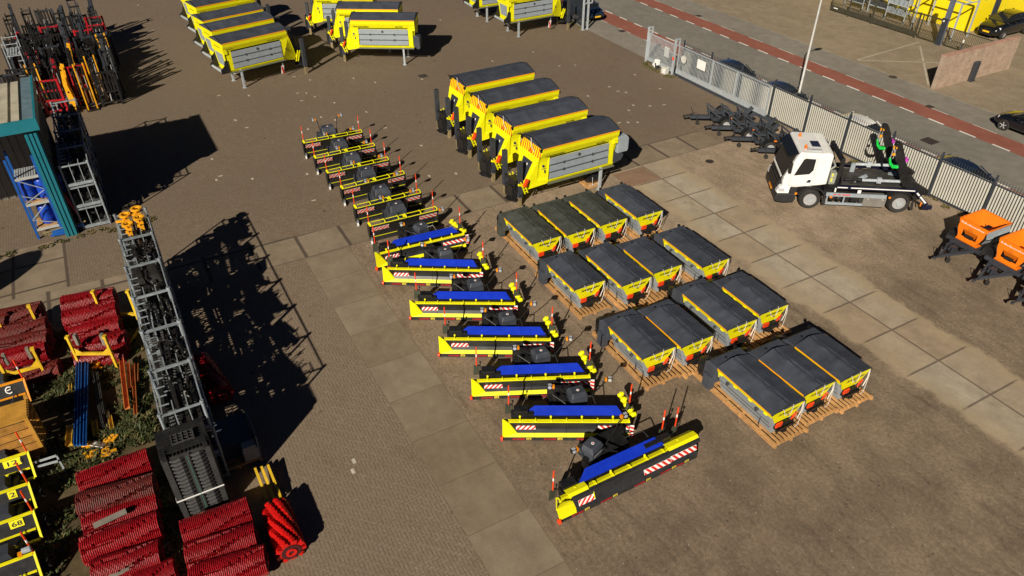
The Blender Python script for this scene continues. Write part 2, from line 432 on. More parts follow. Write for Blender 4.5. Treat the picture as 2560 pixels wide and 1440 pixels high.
sheet('concrete_apron', [(-8.55, -27.3), (-4.38, -27.3), (-5.2, -44), (-8.55, -44)], .003, slab_material('apron_slabs', (-6.9, -27.36), .10))
sheet('rusty_floor_plate', R4(-1.60, -.06, -2.0, -.06), .010, plain_material('rust_stained_concrete', (.21, .130, .085), (.26, .17, .115)))
SOIL = plain_material('weedy_soil', (.060, .046, .022), (.12, .088, .045), 1.5, .95)
sheet('soil', [(-1.3, -60), (-1.3, -24.7), (10.2, -24.9), (10.6, -26.2), (16, -26.4), (30, -27), (30, -60)], .008, SOIL)
# the street beyond the fence, parallel to the slabs
ASP = plain_material('asphalt', (.170, .158, .136), (.215, .200, .172), 1.5, .9, 26., .3)
ASPG = plain_material('grey_footpath', (.200, .180, .150), (.240, .218, .184), 1.2, .9, 30., .12)
REDL = plain_material('red_asphalt', (.235, .082, .056), (.275, .104, .074), 1.0, .9, 26., .18)
FORE = plain_material('forecourt_brick', (.230, .182, .125), (.280, .226, .160), 1.2, .9, 9., .3)
sheet('street', R4(-220, 220, 14.7, 18.75), .012, ASP)
sheet('cycle_lane', R4(-220, 220, 12.9, 14.7), .012, REDL)
sheet('far_cycle_lane', R4(-220, 220, 18.75, 20.3), .012, REDL)
sheet('footpath', R4(-220, 220, 10.43, 12.9), .012, ASPG)
sheet('far_footpath', R4(-220, 220, 20.3, 22.95), .012, ASPG)
sheet('forecourt', R4(-220, 220, 22.95, 80), .012, FORE)
wl = plain_material('road_paint', (.62, .60, .55), (.74, .72, .68), 4., .7)
d = []
for k in range(-40, 40):
    u = k*2.03-.35
    d.append(R4(u, u+1.02, 18.70, 18.84))
    u = k*2.03+.2
    d.append(R4(u, u+1.02, 14.62, 14.76))
for k in range(-30, 30): 
    d.append(R4(k*3.1, k*3.1+1.5, 12.87, 12.92)); d.append(R4(k*3.1+.4, k*3.1+1.9, 20.28, 20.33))
rects('road_markings', d, .016, wl)
d = [R4(-220, 220, 22.87, 23.0)]
rects('kerb', d, .018, plain_material('kerb_stone', (.25, .22, .17), (.31, .28, .22)))
# triangle of white bricks painted in front of the gate opposite
tri = [uv(at(2139.5, 151)), uv(at(2297, 106)), uv(at(2357, 158)), uv(at(2300, 116)), uv(at(2321, 214))]
def line_q(a, b, w):
    a = Vector((a[0], a[1])); b = Vector((b[0], b[1])); n = (b-a).normalized(); n = Vector((-n.y, n.x))*w/2
    return [tuple(a-n), tuple(b-n), tuple(b+n), tuple(a+n)]
rects('bay_lines', [line_q(tri[0], tri[1], .12), line_q(tri[0], tri[2], .12), line_q(tri[3], tri[4], .12)], .018, plain_material('worn_bay_paint', (.30, .26, .19), (.52, .47, .38), 6.))
# pale bricks set in the paving to mark out bays
pale = [(547,239),(622,239),(590,301),(617,319),(1231,153),(1333,130),(1398,165),(1438,163),(1523,217),(1545,228),(1565,231),(1587,187),(1650,222),(1572,276),(1583,263),(1625,265),(1570,306),(1594,306),(1548,307),(803,293),(838,300),(963,320),(770,323),(768,435),(784,501),(1140,434),(1053,364),(735,192),(775,200),(1055,198),(1025,138),(884,196),(938,206),(744,233),(766,233),(787,242),(754,252),(836,257),(916,280),(1100,123),(1101,50),(345,13),(382,76),(587,300),(530,398),(551,440),(541,450),(631,447),(930,345),(1073,440),(1460,268),(1105,323),(885,1153),(882,1178),(1660,262),(1470,240),(838,372),(796,434)]
d = []
for i, (px, py) in enumerate(pale):
    u, v = uvp(px, py); a, b = ((.21, .105) if i % 3 else (.105, .21)); d.append(R4(u-a/2, u+a/2, v-b/2, v+b/2))
rects('pale_marker_bricks', d, .005, plain_material('pale_brick', (.42, .38, .30), (.55, .50, .42), 5.))
# drain covers let into the street and the yard
def drain(px, py, s, lab, nm='drain_cover', rnd=False):
    p = at(px, py); b = MB(); b.mi = 0
    if rnd: b.disc((0,0,0), 'z', [(.0, s/2), (.006, s/2)], 20)
    else:
        b.bx(-s/2, s/2, -s/2, s/2, 0, .004)
        for k in range(5): b.bx(-s*.42, s*.42, -s*.4+k*s*.19, -s*.34+k*s*.19, .004, .007)
    o = b.build(nm, mat('cast_iron', (.045, .036, .03), .6, var=.2)); o.location = (p.x, p.y, .014); o.rotation_euler = (0, 0, GA)
    tag(o, lab, 'drain cover')
drain(2324, 353, .78, "large square iron cover in the asphalt right of the truck's lifting arms")
drain(1746, 40, .5, 'square drain grate at the far edge of the upper red lane')
drain(2324, 267, .45, 'square drain grate in the grey path across the street, left of the parked black car')
drain(1555, 78, .5, 'square drain grate in the footpath between the open gate posts')
drain(2232, 193, .55, 'round iron manhole cover near the free standing brick wall', 'manhole_cover', True)
drain(1057, 190, .55, 'square iron cover in the brick paving behind the middle row of gritters')
drain(1774, 404, .45, 'dark oily manhole lid in the sand before the white truck', 'manhole_cover', True)
# ---------------------------------------------------------------- tarpaulin covered spreaders on pallets
ORD = ['first', 'second', 'third', 'fourth']
def make_pallet(W, L):
    """slatted pallet deck W x L, boards run along y"""
    b = MB(); n = int(W/.155)
    rnd = random.Random(int(W*100+L*10))
    for i in range(n):
        x = i*W/n
        for seg in range(2):
            y0 = seg*L/2; b.bx(x+.012, x+W/n-.055, y0+.005+rnd.uniform(0, .02), y0+L/2-.005, .115, .14)
    for k in range(6):
        y = .02+k*(L-.14)/5; b.bx(0, W, y, y+.10, .09, .114)
    for x in (0, W/2-.05, W-.1):
        for k in range(6):
            y = .02+k*(L-.14)/5; b.bx(x+.003, x+.097, y+.004, y+.096, .018, .09)
        b.bx(x, x+.1, 0, L, 0, .018)
    return b
def make_spreader(L, old=False):
    """x across (0..W), y away from the lettered end; rim at z=ZR"""
    W, ZR, ZB = 1.42, 1.24, .16
    r = thing('pallet_spreader', 'x', 'salt spreader')
    b = MB()                                        # hopper: slanting grey sides
    b.prism([(.36, ZB), (1.06, ZB), (1.35, 1.06), (1.35, 1.08), (.07, 1.08), (.07, 1.06)], 'y', .10, L)
    for s in (0, 1):
        for k in range(5):                          # pressed ribs near the far end
            zz = .35+k*.13; x = .36-(zz-ZB)/(1.06-ZB)*.29
            xx = x-.012 if s == 0 else 1.42-x+.012
            b.bx(min(xx, xx+.01), max(xx, xx+.01), L-.32, L-.12, zz, zz+.012)
    b.build('hopper', GRY, r)
    g = MB()
    for zz in (.45, .66):                           # dark seams along the sides
        x = .36-(zz-ZB)/(1.06-ZB)*.29
        g.bar((x-.006, .14, zz), (x-.006, L-.05, zz), .012, .022); g.bar((1.42-x+.006, .14, zz), (1.42-x+.006, L-.05, zz), .012, .022)
    g.bar((.19, .5, .60), (.19, .5, .25), .02, .02)
    for y in (.62, L-.5):                           # round rubber stops
        g.disc((.04, y, .93), 'x', [(-.04, .055), (.05, .055)], 10)
    g.build('side_seam', GRYD, r)
    y = MB()                                        # yellow rim band and end plate
    for s in (0, 1):
        X = lambda x: x if s == 0 else W-x
        y.plate([(X(0), 0, ZR), (X(0), L+.02, ZR), (X(.055), L+.02, 1.07), (X(.055), 0, 1.07)], .02)
        for q in range(4):
            yy = .25+q*(L-.4)/3; y.cbx((X(.035), yy, 1.065), (.04, .14, .05))
    y.plate([(0, -.02, ZR), (W, -.02, ZR), (1.10, .06, .66), (.33, .06, .66)], .03)
    y.plate([(0, L, ZR), (W, L, ZR), (1.3, L, .8), (.12, L, .8)], .02)
    y.build('rim', YEL, r)
    a = MB()
    for s in (0, 1):
        x0 = -.018 if s == 0 else W-.012
        a = MB(); a.bx(x0, x0+.03, .01, L, ZR-.035, ZR+.012); a.build('amber_strip', STRIPE, r)
    t = MB()                                        # tarpaulin, folded over a ridge bar
    n = 10; prof = [(-.015, ZR-.03), (-.01, ZR+.02), (.24, ZR+.10), (.55, ZR+.185), (.62, ZR+.20), (.72, ZR+.178), (.80, ZR+.185), (1.12, ZR+.10), (W+.01, ZR+.025), (W+.015, ZR-.03)]
    m = 12; vs = []; fs = []
    rn = random.Random(int(L*100)+3)
    for i in range(m+1):
        yy = -.03+i*(L+.06)/m; sag = sin(pi*((i*3/m) % 1))*.018
        for q, (px, pz) in enumerate(prof): vs.append((px, yy, pz-(sag if 1 < q < 8 else 0)+rn.uniform(-.010, .010)))
    k = len(prof)
    for i in range(m):
        for j in range(k-1): fs.append((i*k+j, i*k+j+1, (i+1)*k+j+1, (i+1)*k+j))
    fs += [tuple(range(k)), tuple(range(m*k, m*k+k))[::-1]]
    t.add(vs, fs); t.build('tarpaulin', TARPG if old else TARP, r)
    e = MB()                                        # engine cover at the far end
    e.prism([(L+.05, .50), (L+.60, .50), (L+.60, ZR-.13), (L+.48, ZR-.02), (L+.05, ZR-.01)], 'x', .0, W)
    e.bx(-.16, .08, L+.06, L+.44, .24, .78)
    e.build('engine_cover', TARPG if old else TARP, r, bevel=.02)
    h = MB(); h.disc((.62, L+.30, ZR-.02), 'z', [(0, .045), (.03, .045)], 10)
    for xx in (.1, 1.3): h.bx(xx, xx+.1, L+.58, L+.66, ZR-.12, ZR-.03)
    h.tube([(.1, L+.62, .7), (.05, L+.85, .75), (.3, L+.95, .6)], .02, 5)
    h.build('cover_fitting', BLK, r)
    k = MB()                                        # ribbed round tank beyond the cover
    k.disc((.40, L+.90, .15), 'z', [(0, .20), (.05, .23), (.52, .25), (.53, .27), (.58, .27), (.60, .2), (.63, .1)], 18)
    for q in range(10):
        an = q*pi/5; k.bar((.40+cos(an)*.25, L+.9+sin(an)*.25, .18), (.40+cos(an)*.26, L+.9+sin(an)*.26, .66), .02, .02)
    k.build('hydraulic_tank', BLK, r)
    d = MB()                                        # spreading gear under the end plate
    d.bx(.40, 1.10, -.10, .10, .36, .46); d.bx(.52, .96, -.04, .3, .46, .62)
    d.disc((.76, .05, .22), 'z', [(0, .17), (.03, .17), (.05, .08), (.12, .05)], 16)
    for xx in (.36, .7, 1.08): d.bar((xx, -.10, .30), (xx, -.02, .68), .03, .03)
    d.tube([(.3, -.14, .5), (1.1, -.14, .52)], .022, 6)
    d.build('spreading_gear', BLK, r)
    lm = MB(); lm.plate([(.31, -.06, .74), (.56, -.06, .73), (.56, -.04, .54), (.31, -.04, .55)], .05); lm.build('tail_lamp', REDO, r)
    lm = MB(); lm.plate([(1.02, -.05, .80), (1.16, -.05, .86), (1.10, -.03, .62), (.98, -.03, .60)], .03); lm.build('tail_lamp', REDO, r)
    p = MB()                                        # ropes lashing the tarpaulin
    p.tube([(.42, -.04, ZR+.10), (.50, -.06, ZR+.0), (.56, -.07, ZR-.22), (.80, -.07, ZR-.25), (.88, -.06, ZR+.0), (.86, -.04, ZR+.12)], .011, 4)
    p.tube([(1.40, -.03, ZR-.02), (1.41, -.06, .95), (1.34, -.10, .60), (1.22, -.16, .38), (1.05, -.18, .34)], .010, 4)
    p.tube([(1.34, -.05, ZR-.05), (1.32, -.08, .9), (1.18, -.1, .6)], .018, 5)
    p.build('lashing_rope', ROPE, r)
    s = MB()
    s.tube([(-.02, -.045, ZR+.01), (.3, -.05, ZR+.09), (.6, -.05, ZR+.17), (1., -.05, ZR+.11), (1.44, -.045, ZR+.0), (1.47, -.03, .95)], .012, 4)
    for xx, zz in ((.52, .15), (.62, .17), (.72, .155)): s.disc((xx, -.03, ZR+zz), 'y', [(-.03, .02), (.02, .02)], 6)
    s.tube([(.72, -.045, 1.02), (.72, -.05, .93), (.76, -.05, .90), (.79, -.05, .95)], .012, 4)
    s.build('tarpaulin_cord', BLK, r)
    up = Vector((0, -.08, .58)).normalized()
    lettering('Schuitemaker', .155, (.30, -.042, 1.05), (1, 0, 0), (0, -.14, 1), TXTB, r, .3, .02, width=.86)
    lettering('epoke', .10, (.163, .95, .78), (0, -1, 0), (-.3, 0, 1), TXTN, r, .1, .015, width=.34)
    return r
SPP = [  # row, photo pixel of the near left rim corner, long?
 (0,1330.2,610.7,1),(0,1417.4,589,1),(0,1500.9,564.7,1),(0,1591.8,544.1,1),
 (1,1435.6,725.8,0),(1,1554.2,716.1,1),(1,1632.9,684.6,0),(1,1755.2,668.9,1),
 (2,1604.6,898,0),(2,1703.6,869.2,0),(2,1817,826.1,1),(2,1898.5,787.8,0),
 (3,1928.8,1038.5,1),(3,2010.3,989,0),(3,2101.3,953.9,0)]
_long = make_spreader(2.45); _short = make_spreader(1.98); _old = make_spreader(2.45, True)
_used = set(); _cnt = [0]*4
ROWN = ['far row by the big gritters', 'second row from the big gritters', 'third row from the big gritters', 'row nearest the camera']
POSN = ['leftmost', 'second', 'third', 'rightmost']
_pm = {}
for i, (row, px, py, lg) in enumerate(SPP):
    k = _cnt[row]; _cnt[row] += 1
    p = at(px, py, 1.24); nm = POSN[k] if not (row == 3 and k == 2) else 'rightmost'
    if row == 3 and k == 1: nm = 'middle'
    src = (_old if (row == 0 and k < 3) else _long) if lg else _short
    an = radians(29.0+random.uniform(-.8, .8))
    lab = f"{'moss stained ' if src is _old else ''}{'long' if lg else 'short'} yellow and grey spreader, {nm} in the {ROWN[row]}"
    if src in _used: o = copy_tree(src, (p.x, p.y, 0), an, lab)
    else: o = src; _used.add(src); o.location = (p.x, p.y, 0); o.rotation_euler = (0, 0, an); o['label'] = lab
    o['group'] = 'tarpaulin covered spreaders on pallets'
    L = (2.45 if lg else 1.98)+1.50
    if lg in _pm: q = _pm[lg].copy(); COL.objects.link(q)
    else: q = make_pallet(1.50, L).build('pallet', WOOD, None); _pm[lg] = q
    ca, sa = cos(an), sin(an); ox, oy = .10, -.38
    q.location = (p.x+ox*ca-oy*sa, p.y+ox*sa+oy*ca, .006); q.rotation_euler = (0, 0, an)
    tag(q, f"slatted wooden pallet under the {nm} spreader of the {ROWN[row]}", 'pallet', 'pallets under the spreaders')
# ---------------------------------------------------------------- snow ploughs
def marker(b, x, y, z0, z1, r=.022):
    b.mi = 0; b.tube([(x, y, z0), (x, y, z1-.42)], r, 6); b.tube([(x, y, z1-.30), (x, y, z1)], r, 6)
    b.mi = 1; b.tube([(x, y, z1-.42), (x, y, z1-.30)], r*1.03, 6); b.mi = 0
def lamp_on_stalk(r, base, elbow, head, inward):
    a = MB(); a.tube([base, (elbow[0], elbow[1], elbow[2]-.1), elbow, (head[0]-.05*inward, head[1], head[2])], .018, 6); a.build('lamp_stalk', BLK, r)
    h = MB(); h.cbx(head, (.17, .12, .15)); hd = h.build('work_lamp', BLK, r, bevel=.02)
    q = MB(); q.disc((head[0], head[1]-.065, head[2]), 'y', [(-.012, .06), (.01, .065)], 12); q.bx(head[0]-.06, head[0]+.06, head[1]-.04, head[1]+.04, head[2]+.075, head[2]+.082)
    q.build('lens', LENS, hd)
    q = MB(); s = -inward; q.cbx((head[0]+s*.12, head[1], head[2]-.01), (.07, .09, .12)); q.build('indicator', AMB, hd)
def hood(r, c, sx, sy, z0, z1, rz=0, text=False, name='engine_hood'):
    b = MB(); b.T = Matrix.Translation((c[0], c[1], 0)) @ Matrix.Rotation(rz, 4, 'Z')
    x, y = sx/2, sy/2; zt = z0+(z1-z0)*.72
    b.add([(-x,-y,z0),(x,-y,z0),(x,y,z0),(-x,y,z0),(-x,-y,zt),(x,-y,zt),(x,y,zt),(-x,y,zt),(-x*.8,-y*.7,z1),(x*.8,-y*.7,z1),(x*.8,y*.8,z1-.02),(-x*.8,y*.8,z1-.02)],
          [(0,3,2,1),(0,1,5,4),(1,2,6,5),(2,3,7,6),(3,0,4,7),(4,5,9,8),(5,6,10,9),(6,7,11,10),(7,4,8,11),(8,9,10,11)])
    h = b.build(name, TARP, r, bevel=.03)
    d = MB(); d.T = b.T; d.disc((0, -y*.1, z1-.01), 'z', [(0, .05), (.012, .05)], 12); d.mi = 1; d.disc((0, -y*.1, z1+.001), 'z', [(0, .025), (.004, .025)], 8)
    d.build('badge', [WHT, TXTR], h)
    if text:
        R = Matrix.Rotation(rz, 3, 'Z'); o = R @ Vector((-x*.82, -y*1.0-.006, z0+(z1-z0)*.42))+Vector((c[0], c[1], 0))
        lettering('Schuitemaker', .10, o, R @ Vector((1,0,0)), (0,0,1), TXTW, h, .2, .02, width=sx*.85)
    return h
def make_small_plough():
    W = 3.25
    r = thing('snow_plough', 'x', 'snow plough')
    b = MB(); prof = [(.10, .14), (.16, .30), (.17, .50), (.12, .70), (.02, .86)]
    b.sweep(prof, 'x', .0, W, .03)
    for x in (-.02, W): b.prism([(-.02, .88), (.10, .14), (.22, .12), (.36, .40), (.36, .88)], 'x', x, x+.025)
    b.bx(.1, W-.1, .16, .30, .30, .42)
    b.build('mouldboard', BLK, r)
    e = MB(); e.bx(0, W, .085, .11, .02, .17); e.build('cutting_edge', BLKR, r)
    y = MB()
    y.tube([(.02, -.0, .885), (W-.02, -.0, .885)], .017, 6); y.tube([(.02, .30, .90), (W-.02, .30, .90)], .017, 6)
    for x in (.05, .72, 1.36, 1.72, 2.42, W-.05):
        y.sweep([(-.01, .88), (.06, .93), (.18, .95), (.30, .905)], 'x', x, x+.03, .04)
    y.bx(1.62, 1.76, .10, .26, .88, .90); y.bx(0, .10, .05, .3, .86, .90)
    y.bar((.02, .09, .25), (W-.02, .09, .25), .014, .018)
    y.build('top_rail', YEL, r)
    for x, w, sl in ((.10, .80, 1.2), (2.36, .84, -1.2)):
        s = MB(); s.plate([(x, .075, .55), (x+w, .075, .55), (x+w, .02, .75), (x, .02, .75)], .012)
        stripes(s, (x, .067, .55), (1, 0, 0), (0, -.055, .20), w, .207, 4, sl, 1, .004, 1)
        s.build('warning_plate', [WHTD, RED], r)
    h = hood(r, (1.56, .86), .78, .66, .30, 1.24)
    f = MB(); f.bx(.5, 2.75, .3, .5, .25, .62); f.bx(.9, 2.3, .55, 1.1, .3, .5); f.bx(1.1, 2.05, .3, .62, .25, .55); f.bar((1.3, .3, .4), (1.3, 1.3, .5), .1, .14); f.bar((1.85, .3, .4), (1.85, 1.3, .5), .1, .14); f.bx(1.0, 2.15, 1.2, 1.32, .2, .8)
    f.bar((.3, .36, .5), (1.3, .5, .4), .06, .08); f.bar((2.9, .36, .5), (1.9, .5, .4), .06, .08)
    f.tube([(1.5, .5, .8), (1.4, .4, 1.0), (1.6, .35, .7)], .025, 6)
    f.build('coupling_frame', ANT, r)
    for x in (.02, W-.02):
        sg = -1 if x < 1 else 1
        m = MB(); marker(m, x+.06*(-sg), .36, .62, 1.72); m.tube([(x+.06*(-sg), .36, .6), (x+.06*(-sg), .36, .95)], .012, 5); m.build('marker_pole', [REDO, WHT], r)
        c = MB(); c.T = Matrix.Translation((x, .0, 0))
        g = MB(); cx = x-.02*sg*(-1); wy = -.10 if sg < 0 else .5
        g.disc((cx, wy, .09), 'x', [(-.03, .06), (-.03, .09), (.03, .09), (.03, .06)], 14)
        wl_ = g.build('caster', WHT, r)
        k = MB(); k.bar((cx, wy, .09), (cx+.05, wy+.12, .26), .10, .03); k.bar((cx+.05, wy+.1, .24), (cx+.1, .22, .30), .07, .07); k.build('caster_arm', ANT, r)
    lamp_on_stalk(r, (1.16, .62, .9), (1.02, .60, 1.72), (.78, .55, 1.86), -1)
    lamp_on_stalk(r, (1.98, .62, .9), (2.06, .60, 1.72), (2.32, .55, 1.86), 1)
    return r
SMP = [(758.5,358.0),(787.3,396.1),(817.8,433.1),(854.8,472.6),(888,521.6),(923.5,566)]
_sp = make_small_plough(); _o = _sp
SML = ['black snow plough with yellow top rails, farthest of the small ploughs', 'small black snow plough, second from the far end of the line', 'small black snow plough, third from the far end of the line',
       'small black snow plough, fourth from the far end of the line', 'small black snow plough, fifth from the far end of the line', 'small black plough with lettered hood, next to the blue flap of the turned plough']
for i, (px, py) in enumerate(SMP):
    p = at(px, py, .89); o = _sp if i == 0 else copy_tree(_sp, (0, 0, 0), 0)
    o.location = (p.x, p.y, 0); o.rotation_euler = (0, 0, radians((25.8, 27.8, 27.6, 29.3, 27.8, 26.6)[i])); o['label'] = SML[i]; o['group'] = 'small black snow ploughs in a line'
hh = [c for c in kids(o) if c.name.startswith('engine_hood')]
lettering('Schuitemaker', .11, (1.28, .54, .62), (1,0,0), (0,0,1), TXTW, hh[0], .2, .02, width=.56)
def make_big_plough(W, near=False):
    """concave mouldboard facing -y, left end at x=0; lower edge on the ground at y=0"""
    r = thing('snow_plough', 'x', 'snow plough')
    n = 4; xs = [W*k/n for k in range(n+1)]
    if near: prof = [(.0, .17), (.07, .30), (.14, .45), (.145, .58), (.09, .70), (.0, .78), (.02, .81), (.10, .82)]
    else: prof = [(.07, .28), (.135, .40), (.15, .54), (.125, .64), (.085, .70)]
    b = MB()
    for k in range(n): b.sweep(prof, 'x', xs[k]+.005+(0 if k else (.40 if near else .18)), xs[k+1]-.005, .03)
    b.bx(.02, W-.02, .16, .20, .2, .66)
    b.build('mouldboard', mat('moulded_black_plastic', (.022, .023, .025), .36, var=.35, scale=1.6, dirt=.15), r)
    lo = MB()
    for k in range(n): lo.bx(xs[k]+.004, xs[k+1]-.004, -.02, .02, .01, .17)
    lo.build('rubber_lip', BLKR, r)
    y = MB(); yb = MB()
    if not near:
        for k in range(n): y.plate([(xs[k]+.004, -.022, .17), (xs[k+1]-.004, -.022, .17), (xs[k+1]-.004, .06, .29), (xs[k]+.004, .06, .29)], .02)
        y.plate([(-.015, -.025, .17), (.46, .05, .29), (.34, .12, .50), (.20, .06, .74), (.0, .02, .96), (-.015, .02, .96)], .02)
        z0 = .70
    else:
        F_ = [(-.012, -.03, .17), (.56, -.035, .17), (.56, .03, .32), (.52, .10, .48), (.45, .10, .66), (.34, -.02, .86), (.06, -.05, .97), (-.03, -.04, .93), (-.06, .09, .55)]
        B_ = [(p[0], p[1]+.02, p[2]) for p in F_]
        tri = [(0,1,2,8),(8,2,3),(8,3,4),(8,4,5,7),(5,6,7)]
        y.add(F_, tri); y.add(B_, [t[::-1] for t in tri])
        y.plate([(1.20, .04, .33), (1.235, .04, .33), (1.215, .13, .62), (1.205, .13, .62)], .02)
        z0 = .78
    y.build('wing_plate', YEL, r)
    # narrow yellow shelf and ribs behind the top edge
    yb.sweep([(.10, z0+.0), (.14, z0+.03), (.21, z0+.03)] if not near else [(.10, z0+.02), (.17, z0+.03), (.29, z0-.01)], 'x', .05, W-.02, .02)
    yb.bar((.02, .10, z0+.035), (W-.02, .10, z0+.035), .035, .04)
    for k in range(9):
        x = .04+(W-.1)*k/8; yb.sweep([(.09, z0+.02), (.14, z0+.06), (.22, z0+.06), (.30, z0-.02), (.24, .25)], 'x', x, x+.03, .03)
    for k in (1, 3, 5, 7): yb.disc((.05+(W-.1)*k/8, .29, z0+.07), 'z', [(-.05, .03), (.03, .038), (.05, .02)], 10)
    if near:
        for x0, x1 in ((.34, 1.0), (W-1.15, W)): yb.sweep([(.06, z0+.03), (.16, z0+.10), (.34, z0+.07), (.50, z0-.06)], 'x', x0, x1, .025)
    yb.build('back_ribs', YEL, r)
    def plate(x, w, sl, nn, z0, hh, a, c):
        pl = MB(); pl.plate([(x, a, z0), (x+w, a, z0), (x+w, c, z0+hh), (x, c, z0+hh)], .012)
        stripes(pl, (x, a-.008, z0), (1,0,0), (0, c-a, hh), w, sqrt(hh*hh+(c-a)**2), nn, sl, 1, .004, 1)
        pl.build('warning_plate', [WHT, RED], r)
    if near: plate(.68, .56, 1.1, 3, .30, .17, .03, .11); plate(W-2.03, 1.0, -.9, 5, .30, .16, .03, .10); plate(W-1.01, 1.0, -.9, 5, .33, .16, .04, .11)
    else: plate(.42, .62, .9, 4, .40, .15, .10, .125); plate(W-1.02, 1.0, -1., 5, .40, .15, .10, .125)
    lx = ((.40, 1.40, 2.62, 3.60, W-.95) if near else (.30, 1.30, 2.36))
    for x in lx:
        lettering('KOPER', .10, (x, -.0245, .045), (1,0,0), (0,0,1), TXTR, r, .25, .03, width=.40)
        q = MB(); q.bx(x+.45, x+.61, -.026, -.020, .04, .14); bd = q.build('lip_badge', mat('straw_badge', (.62, .48, .05), .5), r)
        lettering('LB', .08, (x+.48, -.0285, .055), (1,0,0), (0,0,1), TXTB, bd, .25, .01, width=.10, name='badge_lettering')
    rd = MB(); rd.disc((-.03, -.03, .13), 'x', [(-.05, .05), (-.03, .09), (.03, .09)], 12); rd.build('end_lamp', REDO, r)
    f = MB(); x0, x1 = (1.22, W-1.30) if near else (1.00, W-.40)
    fz = z0+.06
    f.plate([(x0-.40, .36, fz), (x1+.20, .36, fz), (x1, .66, fz+.14), (x0+.02, .66, fz+.14)], .025)
    f.build('spray_flap', BLU, r)
    g = MB(); g.bar((x0-.5, .36, fz-.04), (x1+.25, .36, fz-.04), .06, .07)
    for k in range(4): g.bar((x0+k*(x1-x0)/3, .34, fz-.06), (x0+k*(x1-x0)/3, .66, fz+.10), .04, .04)
    g.bx(.26, .98, .34, .54, .56, .84); g.bx(.34, .80, .38, .66, .72, .92); g.bar((.5, .40, .7), (1.4, .55, .75), .12, .14)
    if near: g.bx(W-1.75, W-1.10, .45, .68, .72, .96); g.bx(W-1.15, W-.85, .4, .6, .7, 1.05)
    g.bx(1.2, W-1., .38, .58, .30, .60); g.bar((W*.4, .5, .45), (W*.42, 1.7, .45), .12, .16); g.bar((W*.62, .5, .45), (W*.6, 1.7, .45), .12, .16); g.bx(W*.36, W*.66, 1.55, 1.70, .2, .8)
    g.tube([(W*.45, 1.2, .8), (W*.40, 1.0, 1.05), (W*.5, .8, .85)], .025, 6); g.tube([(W*.6, 1.2, .8), (W*.72, 1.05, .95), (W*.75, .8, .7)], .022, 6)
    g.bx(W*.37, W*.64, 1.15, 1.9, .30, .56); g.disc((W*.42, 1.25, .50), 'z', [(0, .09), (.28, .09)], 12)
    if near: g.bx(1.55, 1.70, 1.1, 1.25, .0, .7); g.bx(2.2, 2.32, 1.2, 1.32, .0, .7); g.bar((1.5, 1.15, .62), (2.4, 1.25, .62), .1, .1)
    g.build('support_frame', BLK, r)
    if not near:
        a = MB(); P0 = Vector((W+.16, .60, .50)); P1 = Vector((W-.18, 1.30, .72))
        a.bar(P0, P1, .09, .12)
        for k in range(5):
            c = P0.lerp(P1, k/4)+Vector((0, 0, .05)); a.disc(c, (1, .3, .1*k), [(-.11, .04), (-.07, .075), (.07, .075), (.11, .04)], 9); a.cbx(c+Vector((.02*(-1)**k, 0, .07)), (.13, .05, .07))
        a.build('push_arm', YEL, r)
        z = MB(); z.plate([(W-.06, -.18, .42), (W+.07, -.18, .42), (W+.07, -.15, .86), (W-.06, -.15, .86)], .012)
        z.mi = 1
        for k in range(3): z.plate([(W-.06, -.190+.003*k, .47+k*.145), (W+.07, -.190+.003*k, .42+k*.145), (W+.07, -.186+.003*k, .49+k*.145), (W-.06, -.186+.003*k, .54+k*.145)], .006)
        z.build('end_board', [WHT, RED], r)
    for i, (x, yy) in enumerate(((.18, .66), (W+.02, .72)) if not near else ((.02, .46), (W-.85, .82), (W-.42, .72))):
        z1 = 1.78; m = MB(); marker(m, x, yy, z1-.82, z1, .024); m.build('marker_pole', [REDO, WHT], r)
        k = MB(); k.plate([(x-.12, yy+.02, .50 if i == 0 else .62), (x+.09, yy+.02, .54 if i == 0 else .66), (x+.11, yy+.02, .98), (x-.10, yy+.02, .95)], .012)
        k.mi = 1; k.tube([(x+.13, yy+.02, .3), (x+.13, yy+.02, 1.06)], .012, 5); k.disc((x+.13, yy+.02, 1.05), 'z', [(0, .03), (.06, .03)], 8); k.bar((x+.13, yy, .95), (x, yy, .98), .03, .03)
        k.build('marker_flap', [OLV, BLK], r)
    lb = (W*.60, 1.28) if not near else (1.95, 1.35)
    hd = hood(r, lb, .58, .50, .48, 1.02, radians(20), near)
    if near:
        lamp_on_stalk(r, (lb[0]-.36, lb[1]-.1, .75), (lb[0]-.55, lb[1]-.1, 1.05), (lb[0]-.78, lb[1]-.15, 1.25), -1)
        lamp_on_stalk(r, (lb[0]+.40, lb[1]-.1, .75), (lb[0]+.80, lb[1]-.1, 1.50), (lb[0]+1.04, lb[1]-.12, 1.80), 1)
    else:
        lamp_on_stalk(r, (lb[0]-.36, lb[1]-.1, .75), (lb[0]-.62, lb[1]-.1, 1.15), (lb[0]-.92, lb[1]-.15, 1.30), -1)
        lamp_on_stalk(r, (lb[0]+.40, lb[1]-.1, .75), (lb[0]+.80, lb[1]-.1, 1.45), (lb[0]+1.0, lb[1]-.12, 1.60), 1)
    return r
BGP = [((961.3,712),(1203,664)),((1029.2,799.6),(1286.5,746.5)),((1100.7,891.5),(1375.5,837)),((1181,999),(1479,929.5)),((1257.4,1100.6),(1579.4,1042))]
BLB = ['yellow snow plough with blue flap, overlapped by the turned plough behind it', 'yellow snow plough with blue flap, third from the near end of the row of five', 'yellow snow plough with blue flap, in the middle of the row of big ploughs',
       'yellow snow plough with blue flap, slightly turned, second of the row from the camera', 'yellow snow plough with blue flap, straight behind the nearest black plough']
